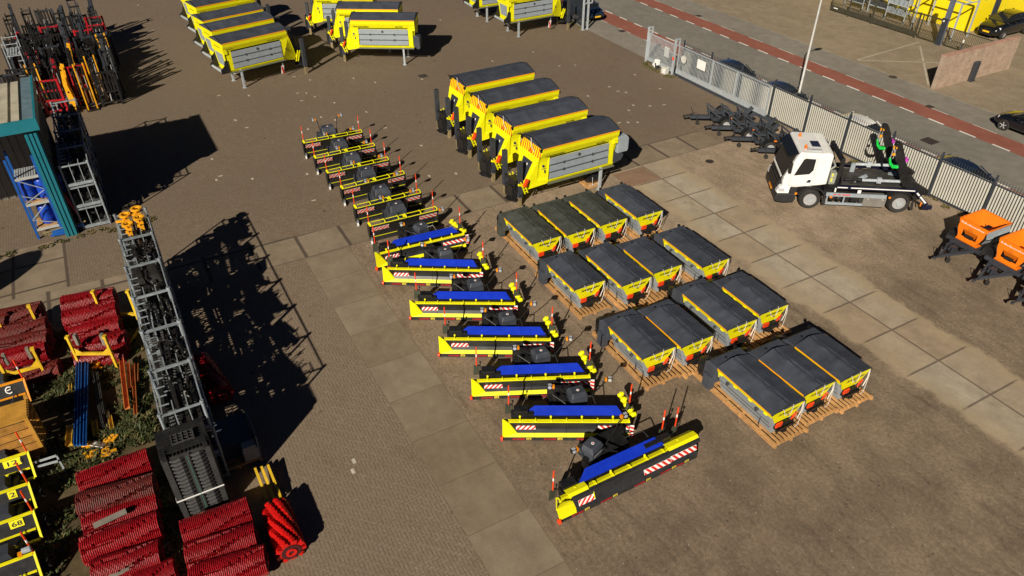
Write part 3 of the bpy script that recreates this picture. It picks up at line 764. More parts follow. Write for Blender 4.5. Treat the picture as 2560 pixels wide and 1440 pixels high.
BLB = ['yellow snow plough with blue flap, rearmost of the five straight ones', 'yellow snow plough with blue flap, second from the back of the five straight ones', 'yellow snow plough with blue flap, middle one of the five straight ones',
       'yellow snow plough with blue flap, second from the front of the five straight ones', 'yellow snow plough with blue flap, frontmost of the five straight ones']
_bp = make_big_plough(4.05)
for i, (a, c) in enumerate(BGP):
    A = at(*a); B = at(*c, 1.08); an = atan2(B.y-A.y, B.x-A.x)
    o = _bp if i == 0 else copy_tree(_bp, (0,0,0), 0)
    o.location = (A.x, A.y, 0); o.rotation_euler = (0, 0, an); o['label'] = BLB[i]; o['group'] = 'big yellow ploughs with blue flaps'
A = at(943.8, 677); B = at(1142, 573.5, 1.1)
o = copy_tree(_bp, (A.x, A.y, 0), atan2(B.y-A.y, B.x-A.x)+radians(-1), 'yellow snow plough with blue flap, turned at a slant behind the straight ones', 'big yellow ploughs with blue flaps')
_np = make_big_plough(5.05, True)
A = at(1398.7, 1308); B = at(1741.8, 1143)
_np.location = (A.x, A.y, 0); _np.rotation_euler = (0, 0, atan2(B.y-A.y, B.x-A.x))
_np['label'] = 'long black snow plough with yellow end plate, nearest the camera'; _np['group'] = 'big yellow ploughs with blue flaps'
# ---------------------------------------------------------------- large gritter bodies parked on legs
def make_gritter(rear='box', lampy=True):
    """x from the sloping chute end (0) to the rear (4.34), y across (0..1.9); rim at 3.05"""
    Lg, W, ZR = 4.34, 1.9, 3.05
    r = thing('gritter_body', 'x', 'gritter')
    b = MB()
    # rim band all round, then hopper
    for s in (0, 1):
        Y = lambda q: q if s == 0 else W-q
        b.plate([(0, Y(0), ZR), (Lg, Y(0), ZR), (Lg, Y(.03), 2.80), (-.05, Y(.03), 2.80)], .03)
        b.plate([(-.05, Y(.03), 2.80), (Lg, Y(.03), 2.80), (Lg, Y(.14), 2.52), (-.13, Y(.14), 2.52)], .03)
        # solid front side panel with the slanting lower edge
        b.plate([(-.13, Y(.14), 2.52), (.45, Y(.14), 2.52), (.40, Y(.16), 1.30), (-.12, Y(.34), 1.30)], .03)
        b.plate([(-.13, Y(.14), 2.52), (-.12, Y(.34), 1.30), (-.66, Y(.52), 1.10), (-.16, Y(.10), 2.50)], .03)
        b.plate([(.40, Y(.16), 1.34), (-.12, Y(.34), 1.32), (-.66, Y(.52), 1.12), (-.50, Y(.52), .86), (.40, Y(.22), 1.10)], .03)
        b.plate([(3.86, Y(.14), 2.52), (4.16, Y(.14), 2.52), (4.16, Y(.16), 1.32), (3.86, Y(.16), 1.32)], .05)
        b.plate([(.40, Y(.13), 1.30), (4.2, Y(.13), 1.30), (4.2, Y(.20), 1.16), (.40, Y(.20), 1.16)], .03)
        b.bx(4.10, 4.34, min(Y(.05), Y(.15)), max(Y(.05), Y(.15)), 2.35, 2.6)
    b.plate([(0, 0, ZR), (0, W, ZR), (-.13, W-.10, 2.52), (-.13, .10, 2.52)], .03)
    b.plate([(-.13, .10, 2.52), (-.13, W-.10, 2.52), (-.66, W-.52, 1.10), (-.66, .52, 1.10)], .03)
    b.plate([(Lg, 0, ZR), (Lg, W, ZR), (Lg-.05, W-.12, 2.45), (Lg-.05, .12, 2.45)], .03)
    b.plate([(Lg-.05, .12, 2.45), (Lg-.05, W-.12, 2.45), (Lg-.12, W-.30, 1.35), (Lg-.12, .30, 1.35)], .03)
    b.bx(.4, 4.2, .3, W-.3, 1.10, 2.4)
    b.bar((-.5, .55, 1.0), (-1.02, .50, 1.25), .07, .10); b.bar((-.5, W-.55, 1.0), (-1.02, W-.50, 1.25), .07, .10)
    for yy in (.42, W-.42):                            # ladder-like side brackets
        b.bar((-.55, yy, .75), (-.80, yy-.02, 1.45), .05, .05); b.bar((-.70, yy, .72), (-.95, yy-.02, 1.4), .05, .05)
        for k in range(4): b.bar((-.58-.055*k, yy, .84+.15*k), (-.73-.055*k, yy, .82+.15*k), .04, .03)
    b.build('hopper', YEL, r)
    a = MB()
    for s in (-.02, W-.005): a = MB(); a.bx(.02, Lg, s, s+.025, ZR-.05, ZR+.012); a.build('amber_strip', STRIPE, r)
    c = MB()                                           # red warning bars on the chute end
    O = Vector((-.018, .02, ZR-.03)); X = Vector((0, 1, 0)); Yd = Vector((-.125, 0, -.50)).normalized()
    for k in range(6):
        for sg in (0, 1):
            y0 = .04+k*.16; top = [(y0, .0), (y0+.075, .0)]
            sh = -.13*(k*.25)
            q = [(y0, 0), (y0+.08, 0), (y0+.08+.14*(k/5-.15), .50), (y0+.14*(k/5-.15), .50)]
            if sg: q = [(1.86-p[0], p[1]) for p in q]
            c.add([O+X*max(.04, min(1.82, p[0]))+Yd*p[1]+Vector((-.005, 0, 0)) for p in q], [(0, 1, 2, 3)])
    c.build('warning_bars', mat('red_warning_bars', (.70, .06, .01), .45), r)
    d = MB()                                           # black hatch in the sloping end
    def S(y, z): 
        t = (2.52-z)/(2.52-1.10); return (-.13-.53*t-.022, y, z)
    d.plate([S(.52, 2.25), S(1.34, 2.25), S(1.30, 1.35), S(.66, 1.35)], .03)
    d.plate([S(.62, 2.12), S(1.2, 2.12), S(1.14, 1.75), S(.70, 1.75)], .06)
    hh = d.build('end_hatch', ANT, r, bevel=.01)
    e = MB(); e.plate([S(.80, 2.08), S(.88, 2.08), S(.88, 1.98), S(.80, 1.98)], .075); e.build('hatch_label', WHT, hh)
    g = MB()                                           # grey side panels in three boards with dark grooves
    pn = MB()
    for s in (0, 1):
        Y = lambda q: q if s == 0 else W-q
        for k in range(3):
            z0 = 1.36+k*.375; pn.plate([(.48, Y(.115), z0+.315), (3.84, Y(.115), z0+.315), (3.84, Y(.125), z0), (.46, Y(.125), z0)], .05)
        for k in (1, 2):
            z0 = 1.33+k*.375; g.bar((.5, Y(.10), z0), (3.82, Y(.10), z0), .03, .055)
            for x in (1.25, 2.9): g.disc((x, Y(.10), z0), 'y', [(-.03, .075), (.03, .075)], 8)
        g.disc((2.1, Y(.085), 2.28), 'y', [(-.02, .08), (.02, .08)], 12)
        g.bx(-.02+.0, .01, min(Y(.2), Y(.25)), max(Y(.2), Y(.25)), 2.4, 2.5)
        g.bar((.18, Y(.12), 1.75), (.18, Y(.12), 1.90), .05, .03)
    pn.build('side_panel', GRY, r); g.build('panel_groove', GRYD, r)
    sk = MB()
    for s in (0, 1): 
        yy = .02 if s == 0 else W-.12; sk = MB(); sk.bx(.35, 4.2, yy, yy+.10, 1.12, 1.18); sk.build('side_rail', mat('olive_grey_steel', (.13, .14, .10), .55), r)
    t = MB()                                           # tarpaulin
    prof = [(-.02, ZR-.01), (-.01, ZR+.03), (.45, ZR+.15), (.92, ZR+.245), (1.0, ZR+.25), (1.10, ZR+.235), (1.5, ZR+.13), (W+.01, ZR+.03), (W+.02, ZR-.01)]
    rn = random.Random(5); m = 16; vs = []; fs = []; k = len(prof)
    for i in range(m+1):
        x = -.06+i*(Lg+.10)/m
        for q, (py, pz) in enumerate(prof): vs.append((x, py, pz-(abs(sin(pi*i/4))*.02 if 1 < q < 7 else 0)+rn.uniform(-.005, .005)))
    for i in range(m):
        for j in range(k-1): fs.append((i*k+j, i*k+j+1, (i+1)*k+j+1, (i+1)*k+j))
    fs += [tuple(range(k)), tuple(range(m*k, m*k+k))[::-1]]
    t.add(vs, fs); t.build('tarpaulin', TARP, r)
    cd = MB()
    for x in (-.07, Lg+.03):
        if x > 0: cd.build('tarpaulin_bow', BLK, r); cd = MB()
        cd.tube([(x, -.04, ZR), (x, .45, ZR+.16), (x, .95, ZR+.27), (x, 1.5, ZR+.15), (x, W+.04, ZR)], .022, 5)
    cd.tube([(-.10, W*.55, ZR+.1), (-.12, W+.15, ZR+.02)], .03, 5); cd.cbx((-.06, .06, ZR-.1), (.1, .1, .14)); cd.cbx((-.06, W-.1, ZR-.08), (.12, .16, .10))
    cd.build('tarpaulin_bow', BLK, r)
    rp = MB(); rp.tube([(-.06, 1.0, ZR+.2), (-.14, .8, ZR-.15), (-.16, .5, ZR-.3)], .014, 4); rp.build('lashing_rope', ROPE, r)
    # spinner chute
    s = MB()
    s.disc((-1.05, .95, .30), 'z', [(0, .30), (.04, .36), (.10, .36), (.16, .12), (.3, .10)], 14)
    s.bx(-1.22, -.92, .75, 1.15, .42, 1.05); s.bar((-.66, .70, 1.3), (-1.05, .72, .55), .08, .10); s.bar((-.66, 1.20, 1.3), (-1.05, 1.18, .55), .08, .10)
    s.bx(-1.15, -.80, .62, 1.28, 1.05, 1.42); s.bar((-.9, .48, 1.12), (-.9, 2.2, 1.12), .08, .08); s.bar((-.86, .5, .62), (-.86, 2.15, .62), .06, .06)
    s.tube([(-.7, .8, 1.5), (-1.1, .7, 1.3), (-1.0, .6, .8)], .035, 6); s.tube([(-.7, 1.2, 1.5), (-1.2, 1.25, 1.1), (-1.0, 1.1, .7)], .03, 6)
    s.bx(-1.2, -1.0, 1.2, 1.5, .35, .8); s.bar((-1.3, .95, .36), (-1.45, .95, .42), .3, .05)
    for k in range(7): 
        a0 = random.Random(k).uniform(-.25, .25); s.bar((-.95+a0*.4, .95+a0, .5+k*.1), (-1.1, .95-a0, .6+k*.1), .05, .05)
    s.build('spinner_chute', BLK, r)
    for yy in (.64, 2.09):
        p = MB(); p.bx(-.95, -.79, yy-.08, yy+.08, .0, 1.3); lg = p.build('front_leg', POST, r)
        q = MB(); q.bx(-.975, -.765, yy-.105, yy+.105, .50, 2.36); q.build('leg_sleeve', ANT, lg)
    for yy in (.10, W-.10):
        p = MB(); p.bx(3.40, 3.52, yy-.06, yy+.06, .02, 1.2); p.bx(3.34, 3.58, yy-.12, yy+.12, 0, .02); p.bar((3.46, yy, .3), (3.46, yy, .34), .16, .05); p.build('rear_leg', GALV, r)
    lm = MB(); lm.bar((-.62, .34, 1.52), (-.80, .32, 1.18), .17, .10); lm.build('tail_lamp', REDO, r)
    if rear == 'box':
        q = MB(); q.prism([(4.40, 1.75), (5.0, 1.75), (5.05, 1.85), (5.05, 2.45), (4.9, 2.62), (4.40, 2.62)], 'y', .10, .95); q.build('rear_box', GRY, r, bevel=.02)
        q = MB(); q.prism([(4.20, 1.2), (4.7, 1.3), (4.85, 1.55), (4.7, 1.74), (4.20, 1.74)], 'y', .15, .9); q.build('engine_cover', TARP, r, bevel=.03)
    elif rear == 'bumper':
        q = MB(); q.plate([(4.315, .42, 2.30), (4.315, W-.42, 2.30), (4.255, W-.48, 1.52), (4.255, .48, 1.52)], .04); q.build('rear_panel', GRY, r)
        q = MB(); q.tube([(4.62, .18, 1.30), (4.62, W-.18, 1.30)], .085, 10); q.build('rear_roller', GALV, r)
        q = MB(); q.plate([(.55, 1.72, .30), (.75, 1.72, .26), (.70, 1.76, .78), (.50, 1.76, .82)], .012); stripes(q, (.55, 1.735, .28), (1,0,-.2), (-.1,.08,1), .2, .5, 1, .25, 1, .012, -1); stripes(q, (.55, 1.735, .28), (1,0,-.2), (-.1,.08,1), .2, .5, 1, .25, 1, .012, 1); q.build('striped_plate', [WHT, RED], r)
        q = MB(); q.tube([(.6, 1.76, .8), (.5, 1.7, 1.0), (.6, 1.5, 1.2)], .02, 5); q.build('plate_hanger', GALV, r)
        q = MB()
        for yy in (.08, W-.18): q = MB(); q.prism([(4.18, 1.18), (4.70, 1.18), (4.72, 1.42), (4.45, 1.62), (4.35, 1.95), (4.18, 1.95)], 'y', yy, yy+.10); q.build('bumper_bracket', BLK, r)
    else:
        q = MB(); q.prism([(4.2, 1.2), (4.62, 1.3), (4.62, 1.9), (4.4, 2.0), (4.2, 2.0)], 'y', .1, .9); q.disc((4.5, .3, 1.25), 'y', [(-.25, .14), (.25, .14)], 10); q.build('engine_cover', TARP, r, bevel=.02)
    up = (0, .14, -.28)
    lettering('Schuitemaker', .17, (.12, -.012+.05, 2.585), (1, 0, 0), (0, -.11, .28), TXTB, r, .25, .015, width=1.1)
    lettering('epoke', .17, (3.0, .032, 2.60), (1, 0, 0), (0, -.11, .28), TXTB, r, .25, .012, width=.50)
    lettering('epoke', .08, (-.02, .115, 1.97), (1, 0, 0), (0, 0, 1), TXTN, r, .2, .01, width=.26)
    lettering('Schuitemaker', .17, (1.4, W-.038, 2.585), (-1, 0, 0), (0, .11, .28), TXTB, r, .25, .015, width=1.1)
    lettering('epoke', .17, (4.2, W-.03, 2.60), (-1, 0, 0), (0, .11, .28), TXTB, r, .25, .012, width=.50)
    q = MB()
    q.disc((.10, .12, 2.12), 'y', [(-.012, .06), (.012, .06)], 12)
    q.build('round_emblem', TXTN, r)
    lettering('Schuitemaker', .10, (Lg+.0, .5, 2.66), (0, 1, 0), (-.02, 0, 1), TXTB, r, .2, .012, width=.8)
    return r
_gb = make_gritter('box'); _gn = make_gritter('plain'); _gr = make_gritter('bumper')
_gu = set()
def place_g(src, p, an, lab, grp):
    if src in _gu: o = copy_tree(src, (p[0], p[1], 0), an, lab, grp)
    else: o = src; _gu.add(src); o.location = (p[0], p[1], 0); o.rotation_euler = (0, 0, an); o['label'] = lab; o['group'] = grp
    return o
A29 = radians(29.6)
GC = 'yellow gritter with red warning bars, %s of four in mid yard'
for i, ((px, py), nm) in enumerate((((1358.2,373.6),'frontmost'),((1285.6,316.8),'second from the front'),((1221,262.7),'third from the front'),((1165.6,216.5),'rearmost'))):
    place_g(_gb if i == 0 else _gn, at(px, py, 3.05), A29, GC % nm, 'gritters in the middle of the yard')
# group at the upper left, rear end towards us
def from_rear(rear, an): return Vector((rear[0]-4.34*cos(an), rear[1]-4.34*sin(an)))
p0 = at(554.3, 110.8, 3.05); p1 = at(679.3, 83, 3.05); aw = atan2(p1.y-p0.y, p1.x-p0.x)
for i, (px, py) in enumerate(((554.3,110.8),(528.5,78.5),(507.5,53.3),(489.5,18.5),(470,-9))):
    q = at(px, py, 3.05); an = aw+pi
    # near edge is y = 1.9 after the half turn
    o = Vector((q.x+4.34*cos(aw)-1.9*sin(aw), q.y+4.34*sin(aw)+1.9*cos(aw)))
    place_g(_gr, o, an, 'yellow gritter with grey rear roller, %s of the group at upper left' % ('frontmost','second','third','fourth','rearmost')[i], 'gritters at the upper left')
ar = atan2(at(1006,52,3.05).y-at(875,50.6,3.05).y, at(1006,52,3.05).x-at(875,50.6,3.05).x)
for i, (px, py) in enumerate(((875,50.6),(841.5,22.5),(785,-11))):
    place_g(_gn, at(px, py, 3.05), ar, 'yellow gritter facing left, %s of the three at the top of the yard' % ('frontmost','middle','rearmost')[i], 'gritters at the top of the yard')
# pair by the gate, rear towards us
pa = at(1296.5, 92); an = A29+pi
for i, (px, py) in enumerate(((1296.5,92),(1217.8,54))):
    pa = at(px, py); aw2 = A29
    # rear leg at x=3.46,y=1.8 after half turn is the near right... near edge y=1.9
    c_, s_ = cos(an), sin(an); lx, ly = 3.46, 1.80
    o = Vector((pa.x-(lx*c_-ly*s_), pa.y-(lx*s_+ly*c_)))
    place_g(_gr, o, an, 'yellow gritter by the open gate at the top, %s' % ('nearer one', 'farther one cut by the frame')[i], 'gritters by the gate')
# wrapped bundle lying under the front gritter
w = thing('wrapped_bundle', 'black foil wrapped bundle strapped on a pallet under the front gritter', 'bundle', tuple(at(1478, 458)), A29)
b = MB(); b.disc((0, 0, .45), 'x', [(-.36, .1), (-.34, .3), (-.1, .38), (.2, .36), (.36, .3), (.4, .1)], 12); b.build('foil_cover', mat('black_foil', (.012, .012, .014), .25), w)
b = MB(); b.bx(-.5, .5, -.42, .42, .0, .1); b.build('pallet', WOOD, w)
b = MB()
for x in (-.2, .2): b.tube([(x, -.4, .1), (x, -.36, .5), (x, 0, .86), (x, .36, .5), (x, .4, .1)], .012, 4)
b.tube([(-.42, -.4, .14), (.42, -.4, .14)], .012, 4); b.build('strap', ROPE, w)
# ---------------------------------------------------------------- skip loader truck
TA = radians(-5.9)
tp = at(2018.75, 523.4)
T = thing('skip_loader_truck', 'white skip loader truck with black lifting arms, parked along the fence', 'truck', (tp.x, tp.y, 0), TA)
W2 = 2.45      # y runs 0 (near side) .. 2.45
c = MB()                                              # cab shell: side profile cut with the window openings set in after
prof = [(-1.38,.98),(-1.46,1.35),(-1.44,1.62),(-1.02,2.74),(-.92,2.92),(.50,2.90),(.56,2.80),(.56,1.36),(.30,1.30),(-.70,1.14),(-.95,.98)]
c.prism(prof, 'y', .04, W2-.04)
cab = c.build('cab', mat('cab_white', (.78,.78,.76), .35, var=.05, scale=1.5, dirt=.10), T, bevel=.05)
g = MB(); dx = Vector((.42, 0, 1.12)).normalized()
def WS(t, y, o=-.012): return (-1.44+.42*t+o*.93, y, 1.62+1.12*t-o*.35)
g.plate([WS(.02,.16,-.03), WS(.02,W2-.16,-.03), WS(.98,W2-.22,-.03), WS(.98,.22,-.03)], .02); g.build('windscreen', GLS, cab)
v = MB(); v.plate([(-1.10,.12,2.78), (-1.10,W2-.12,2.78), (-1.42,W2-.2,2.60), (-1.42,.2,2.60)], .03); v = v; v.plate([(-1.0,.10,2.86), (-1.0,W2-.1,2.86), (-1.12,W2-.12,2.76), (-1.12,.12,2.76)], .04); v.build('sun_visor', GLS, cab)
for y, s in ((.03, -1), (W2-.03, 1)):
    w = MB(); w.plate([(-1.02,y,1.76),(-.34,y,1.86),(-.20,y,2.06),(-.20,y,2.62),(-.66,y,2.64),(-.74,y,2.58)], .03); w.build('side_window', GLS, cab)
d = MB(); 
for x in (-1.16, -.12): d.bx(x, x+.012, .030, .04, 1.2, 2.7)
d.bx(-1.16, -.12, .030, .04, 1.22, 1.232); d.build('door_seam', mat('seam_grey', (.3,.3,.3), .6), cab)
d = MB(); d.plate([(-.40,.028,1.42),(-.20,.028,1.42),(-.20,.028,1.56),(-.30,.028,1.56)], .02); d.build('door_handle', mat('navy_plastic', (.015,.015,.05), .4), cab)
for y, w in ((1.66, .46), (1.60, .60), (1.54, .38)):
    pass
lettering('transport', .055, (-.92,.026,1.60), (1,0,0), (0,0,1), mat('pale_blue_lettering', (.35,.5,.6), .5), cab, 0, .004, width=.30)
lettering('skip service', .055, (-.86,.026,1.53), (1,0,0), (0,0,1), mat('pale_blue_lettering', (.35,.5,.6), .5), cab, 0, .004, width=.38) if False else None
r = MB()
r.bx(-.30,.10,.75,1.35,2.925,2.955); hb = r.build('roof_hatch', mat('tinted_hatch', (.02,.025,.05), .15), cab, bevel=.02)
r = MB()
for k in range(5): r.bx(.16+k*.08,.19+k*.08,.12,W2-.12,2.905,2.925)
r.build('roof_rib', WHT, cab)
for y in (.55, 1.85):
    m = MB(); m.bx(-.70,-.58,y-.06,y+.06,2.93,2.97); m.disc((-.64,y,2.97), 'z', [(0,.06),(.10,.06),(.15,.03)], 12); m.build('beacon', mat('amber_beacon', (.7,.16,.01), .25), cab)
h = MB(); h.tube([(-.5,.36,3.0),(.05,.36,3.0)], .025, 8); h.disc((-.55,.36,3.0), 'x', [(-.06,.06),(.06,.03)], 10); h.bx(-.4,.05,.32,.40,2.92,2.95); h.build('air_horn', CHROME, cab)
f = MB(); f.prism([(-1.62,.42),(-1.66,.60),(-1.60,1.12),(-1.49,1.60),(-1.44,1.62),(-1.38,1.0),(-1.3,.42)], 'y', .30, W2-.30)
for k in range(4): f.bx(-1.665+.02*k,-1.58,.36,W2-.36,.72+k*.2,.80+k*.2)
f.build('grille', BLK, cab, bevel=.02)
f = MB(); f.prism([(-1.62,.36),(-1.66,.55),(-1.60,.78),(-1.2,.80),(-.75,.80),(-.70,.50),(-.75,.36),(-1.2,.30)], 'y', .0, W2)
f.build('bumper', mat('dark_bumper', (.022,.022,.024), .5), T, bevel=.04)
f = MB(); f.bx(-1.05,-.72,-.005,W2+.005,.80,1.16); f.build('step_panel', mat('dark_bumper', (.022,.022,.024), .5), T, bevel=.03)
for y0, y1 in ((.02,.34),(W2-.34,W2-.02)):
    q = MB(); q.prism([(-1.60,.78),(-1.64,.9),(-1.50,1.14),(-1.06,1.14),(-1.06,.80)], 'y', y0, y1); hl = q.build('headlamp_housing', WHT, T, bevel=.03)
    q = MB(); q.plate([(-1.645,y0+.05,.84),(-1.645,y1-.05,.84),(-1.55,y1-.05,1.08),(-1.55,y0+.05,1.08)], .03); q.bx(-1.58,-1.30,y0-.006 if y0 < 1 else y1-.01,y0+.01 if y0 < 1 else y1+.006,.88,1.06); q.build('headlamp', LENS, hl)
q = MB(); q.bx(-1.70,-1.66,.9,1.42,.55,.66); q.build('number_plate', AMB, T)
q = MB(); q.cbx((-.74,-.02,.84),(.1,.05,.10)); q.build('indicator', AMB, T)
for y, s in ((-.18,-1),(W2+.18,1)):
    m = MB(); m.bar((-1.25,y-s*.2,2.5),(-1.3,y,2.5),.04,.04); m.cbx((-1.32,y,2.25),(.12,.22,.5)); m.build('wing_mirror', BLK, cab, bevel=.03)
q = MB(); q.bar((-1.40,.5,1.66),(-1.30,1.1,1.95),.02,.03); q.bar((-1.40,1.35,1.66),(-1.30,1.95,1.95),.02,.03); q.build('wiper', BLK, cab)
q = MB(); q.bx(-1.53,-1.49,.35,W2-.35,1.50,1.60); q.build('front_band', WHT, cab)
# wheels
def truck_wheel(x, y, near, dual):
    t = wheel_mb((x,y,.51), 'y', .51, .32 if not dual else .56, .58, 28).build('wheel', BLKR, T)
    q = MB(); o = -1 if near else 1; h = (.16 if not dual else .28)
    if not dual: q.disc((x,y+o*(h-.02),.51), 'y', [(-.04,.30),(.02,.30),(.02,.24),(.0,.23),(.05*o,.17),(.06*o,.10),(.07*o,.09)] if False else [(-.03,.30),(.03,.30)], 24)
    else: q.disc((x,y+o*(h-.10),.51), 'y', [(-.03,.30),(.02,.30)], 24)
    rm = q.build('rim', CHROME, t)
    q = MB(); yy = y+o*(h+.02) if not dual else y+o*(h-.06)
    q.disc((x,yy,.51), 'y', [(-.04,.12),(.04,.10)], 16)
    for k in range(10):
        a = 2*pi*k/10; q.disc((x+cos(a)*.175,yy,.51+sin(a)*.175), 'y', [(-.02,.022),(.03,.018)], 6)
    q.build('hub', GALV, t)
    q = MB()
    for k in range(10):
        a = 2*pi*(k+.5)/10; q.disc((x+cos(a)*.24,yy-o*.018,.51+sin(a)*.24), 'y', [(-.006,.03),(.006,.03)], 8)
    q.build('hand_hole', BLK, t)
truck_wheel(0, .20, True, False); truck_wheel(0, W2-.2, False, False); truck_wheel(4.12, .30, True, True); truck_wheel(4.12, W2-.3, False, True)
m = MB()                                             # mudguards
arc = lambda cx, r, a0, a1, n=10: [(cx+r*cos(radians(a0+(a1-a0)*k/n)), .51+r*sin(radians(a0+(a1-a0)*k/n))) for k in range(n+1)]
DB = mat('dark_bumper', (.022,.022,.024), .5)
for y0 in (-.02, W2-.40): m = MB(); m.sweep(arc(0,.64,158,8), 'y', y0, y0+.42, .05); m.build('mudguard', DB, T)
for y0 in (-.02, W2-.62): m = MB(); m.sweep(arc(4.12,.62,150,20), 'y', y0, y0+.64, .03); m.build('mudguard', DB, T)
for y in (.02, W2-.05): 
    m = MB(); m.prism([(.62,.75),(.74,.3),(.60,.28),(.52,.6)], 'y', y, y+.03); m.build('mud_flap', DB, T); m = MB(); m.prism([(4.72,.75),(4.8,.25),(4.68,.22),(4.62,.6)], 'y', y, y+.03); m.build('mud_flap', DB, T)
# chassis and deck
k = MB(); k.bx(-1.0,4.9,.80,.98,.62,.95); k.bx(-1.0,4.9,1.47,1.65,.62,.95); k.bx(.6,1.0,.3,2.1,.7,1.3); k.bx(.62,5.0,.30,2.15,1.0,1.22)
k.bx(4.7,5.0,.2,2.25,.7,1.1); k.bx(1.9,2.3,.15,.6,.45,.8); k.build('chassis', BLK, T)
k = MB(); k.bx(1.35,4.45,.38,2.07,1.22,1.26)
for q in range(5): k.bx(1.35,4.45,.45+q*.36,.46+q*.36,1.26,1.268)
k.build('deck', mat('worn_dark_deck', (.05,.047,.043), .5, var=.5, scale=1.5, dirt=.6), T)
# side beams with bright strips
for y in (.0, W2-.12):
    b = MB(); b.bx(1.05,4.65,y,y+.12,1.16,1.32); b.bar((4.62,y+.06,1.24),(5.35,y+.06,.55),.12,.16); b.bx(5.2,5.62,y-.02,y+.16,.32,.50); bb = b.build('side_beam', mat('dark_navy_paint', (.008,.009,.03), .3), T, bevel=.01)
    yy = y-.008 if y < 1 else y+.128
    s = MB(); s.bx(1.08,1.55,yy-.004,yy+.004,1.235,1.285); s.bx(1.70,4.6,yy-.004,yy+.004,1.235,1.285); s.bar((4.72,yy,1.16),(4.86,yy,1.03),.012,.07); s.bar((4.92,yy,.97),(5.26,yy,.65),.012,.07); s.build('reflective_strip', WHT, bb)
    s = MB(); s.bx(1.70,4.62,y+.01,y+.11,1.32,1.326); s.build('beam_top_strip', WHT, bb) if False else None
# front post frame
b = MB()
for y in (.22, W2-.36): b.bar((1.06,y+.07,1.1),(1.10,y+.07,2.62),.16,.14,(1,0,0)); b.bar((1.10,y+.07,2.55),(1.3,y+.07,1.4),.06,.08)
b.bx(1.0,1.18,.22,W2-.22,2.40,2.58); b.bx(.98,1.14,.3,W2-.3,1.2,1.5); b.bar((1.05,.3,1.7),(1.05,2.1,2.4),.06,.06)
b.build('front_frame', BLK, T, bevel=.01)
b = MB(); b.bx(.72,1.0,.30,.62,1.25,1.85); b.tube([(.7,.5,1.9),(.9,.5,2.1),(.9,.9,2.2)], .05, 6); b.build('control_box', mat('pale_box', (.30,.31,.27), .5), T)
b = MB()
for z in (1.40,1.50,1.66,1.74): b.bx(.78,.86,.292,.30,z,z+.06)
b.build('warning_label', YEL, T)
# cylinders along the deck
for y in (.34, W2-.44):
    b = MB(); b.tube([(2.15,y+.05,1.50),(4.35,y+.05,1.52)], .075, 10); b.bx(2.9,3.1,y-.03,y+.10,1.40,1.66); cc = b.build('hydraulic_cylinder', GALV, T)
    b = MB(); b.tube([(1.45,y+.05,1.49),(2.15,y+.05,1.50)], .055, 8); b.disc((2.12,y+.05,1.5),'x',[(-.1,.10),(.1,.10)],10); b.build('piston', BLK, cc)
b = MB(); b.bar((2.0,.62,1.28),(2.35,.62,1.58),.08,.14); b.bar((2.3,.62,1.5),(2.5,.66,1.62),.18,.06); b.build('deck_bracket', GRY, T)
b = MB(); b.bx(2.05,2.25,1.65,1.75,1.27,1.72); b.plate([(3.8,1.5,1.30),(4.2,1.4,1.30),(4.3,1.85,1.30),(3.95,1.95,1.30)],.02); b.build('deck_fitting', GRY, T)
b = MB(); b.tube([(1.75,.55,1.3),(1.9,.5,1.5),(2.2,.45,1.32),(1.8,.4,1.30)], .05, 6); b.build('hose_bundle', BLKR, T)
# lifting arms
for i, y in enumerate((.24, W2-.24)):
    b = MB(); q = [(5.24,1.00),(5.28,1.22),(4.36,1.72),(4.10,2.05),(3.46,3.40),(3.36,3.56),(3.18,3.56),(3.12,3.40),(3.74,1.95),(4.02,1.40),(4.55,1.15),(5.05,.98)]
    b.prism(q, 'y', y-.12, y+.12); b.disc((3.25,y,3.46),'y',[(-.16,.10),(.16,.10)],12); b.disc((4.9,y,1.08),'y',[(-.2,.1),(.2,.1)],12)
    a = b.build('lifting_arm', BLK, T, bevel=.02)
    ch = MB(); yo = y-.10
    for off in (-.06, .06):
        pts = [Vector((3.44+off,yo,3.38)), Vector((3.46+off,yo,2.80))]
        for kk in range(8): ch.cbx(Vector((3.13+off,yo,3.34-kk*.075)), (.035 if kk % 2 else .02,.02 if kk % 2 else .04,.07))
    ch.build('chain', CHROME, a)
    ch = MB(); ch.cbx((3.08,yo,3.34),(.06,.05,.12)); ch.cbx((3.20,yo,3.34),(.06,.05,.12)); ch.cbx((3.16,yo,3.00),(.12,.06,.12)); ch.build('chain_hook', mat('orange_hook', (.75,.32,.01), .4), a)
    ch = MB(); pts = [(3.06,yo,2.78),(3.14,yo,2.52),(3.30,yo+.02,2.34),(3.52,yo+.04,2.32),(3.72,yo+.08,2.50)]
    ch.tube(pts, .05, 7); ch.tube([(p[0]+.02,p[1]+.07,p[2]+.05) for p in pts], .04, 6); ch.build('chain_sleeve', mat('bright_green_plastic', (.01,.50,.06), .4), a)
    ch = MB(); ch.disc((3.82,y+.02,2.72),'y',[(-.16,.06),(-.1,.09),(.1,.09),(.16,.06)],10); ch.build('magenta_cap', mat('magenta_plastic', (.45,.04,.40), .4), a)
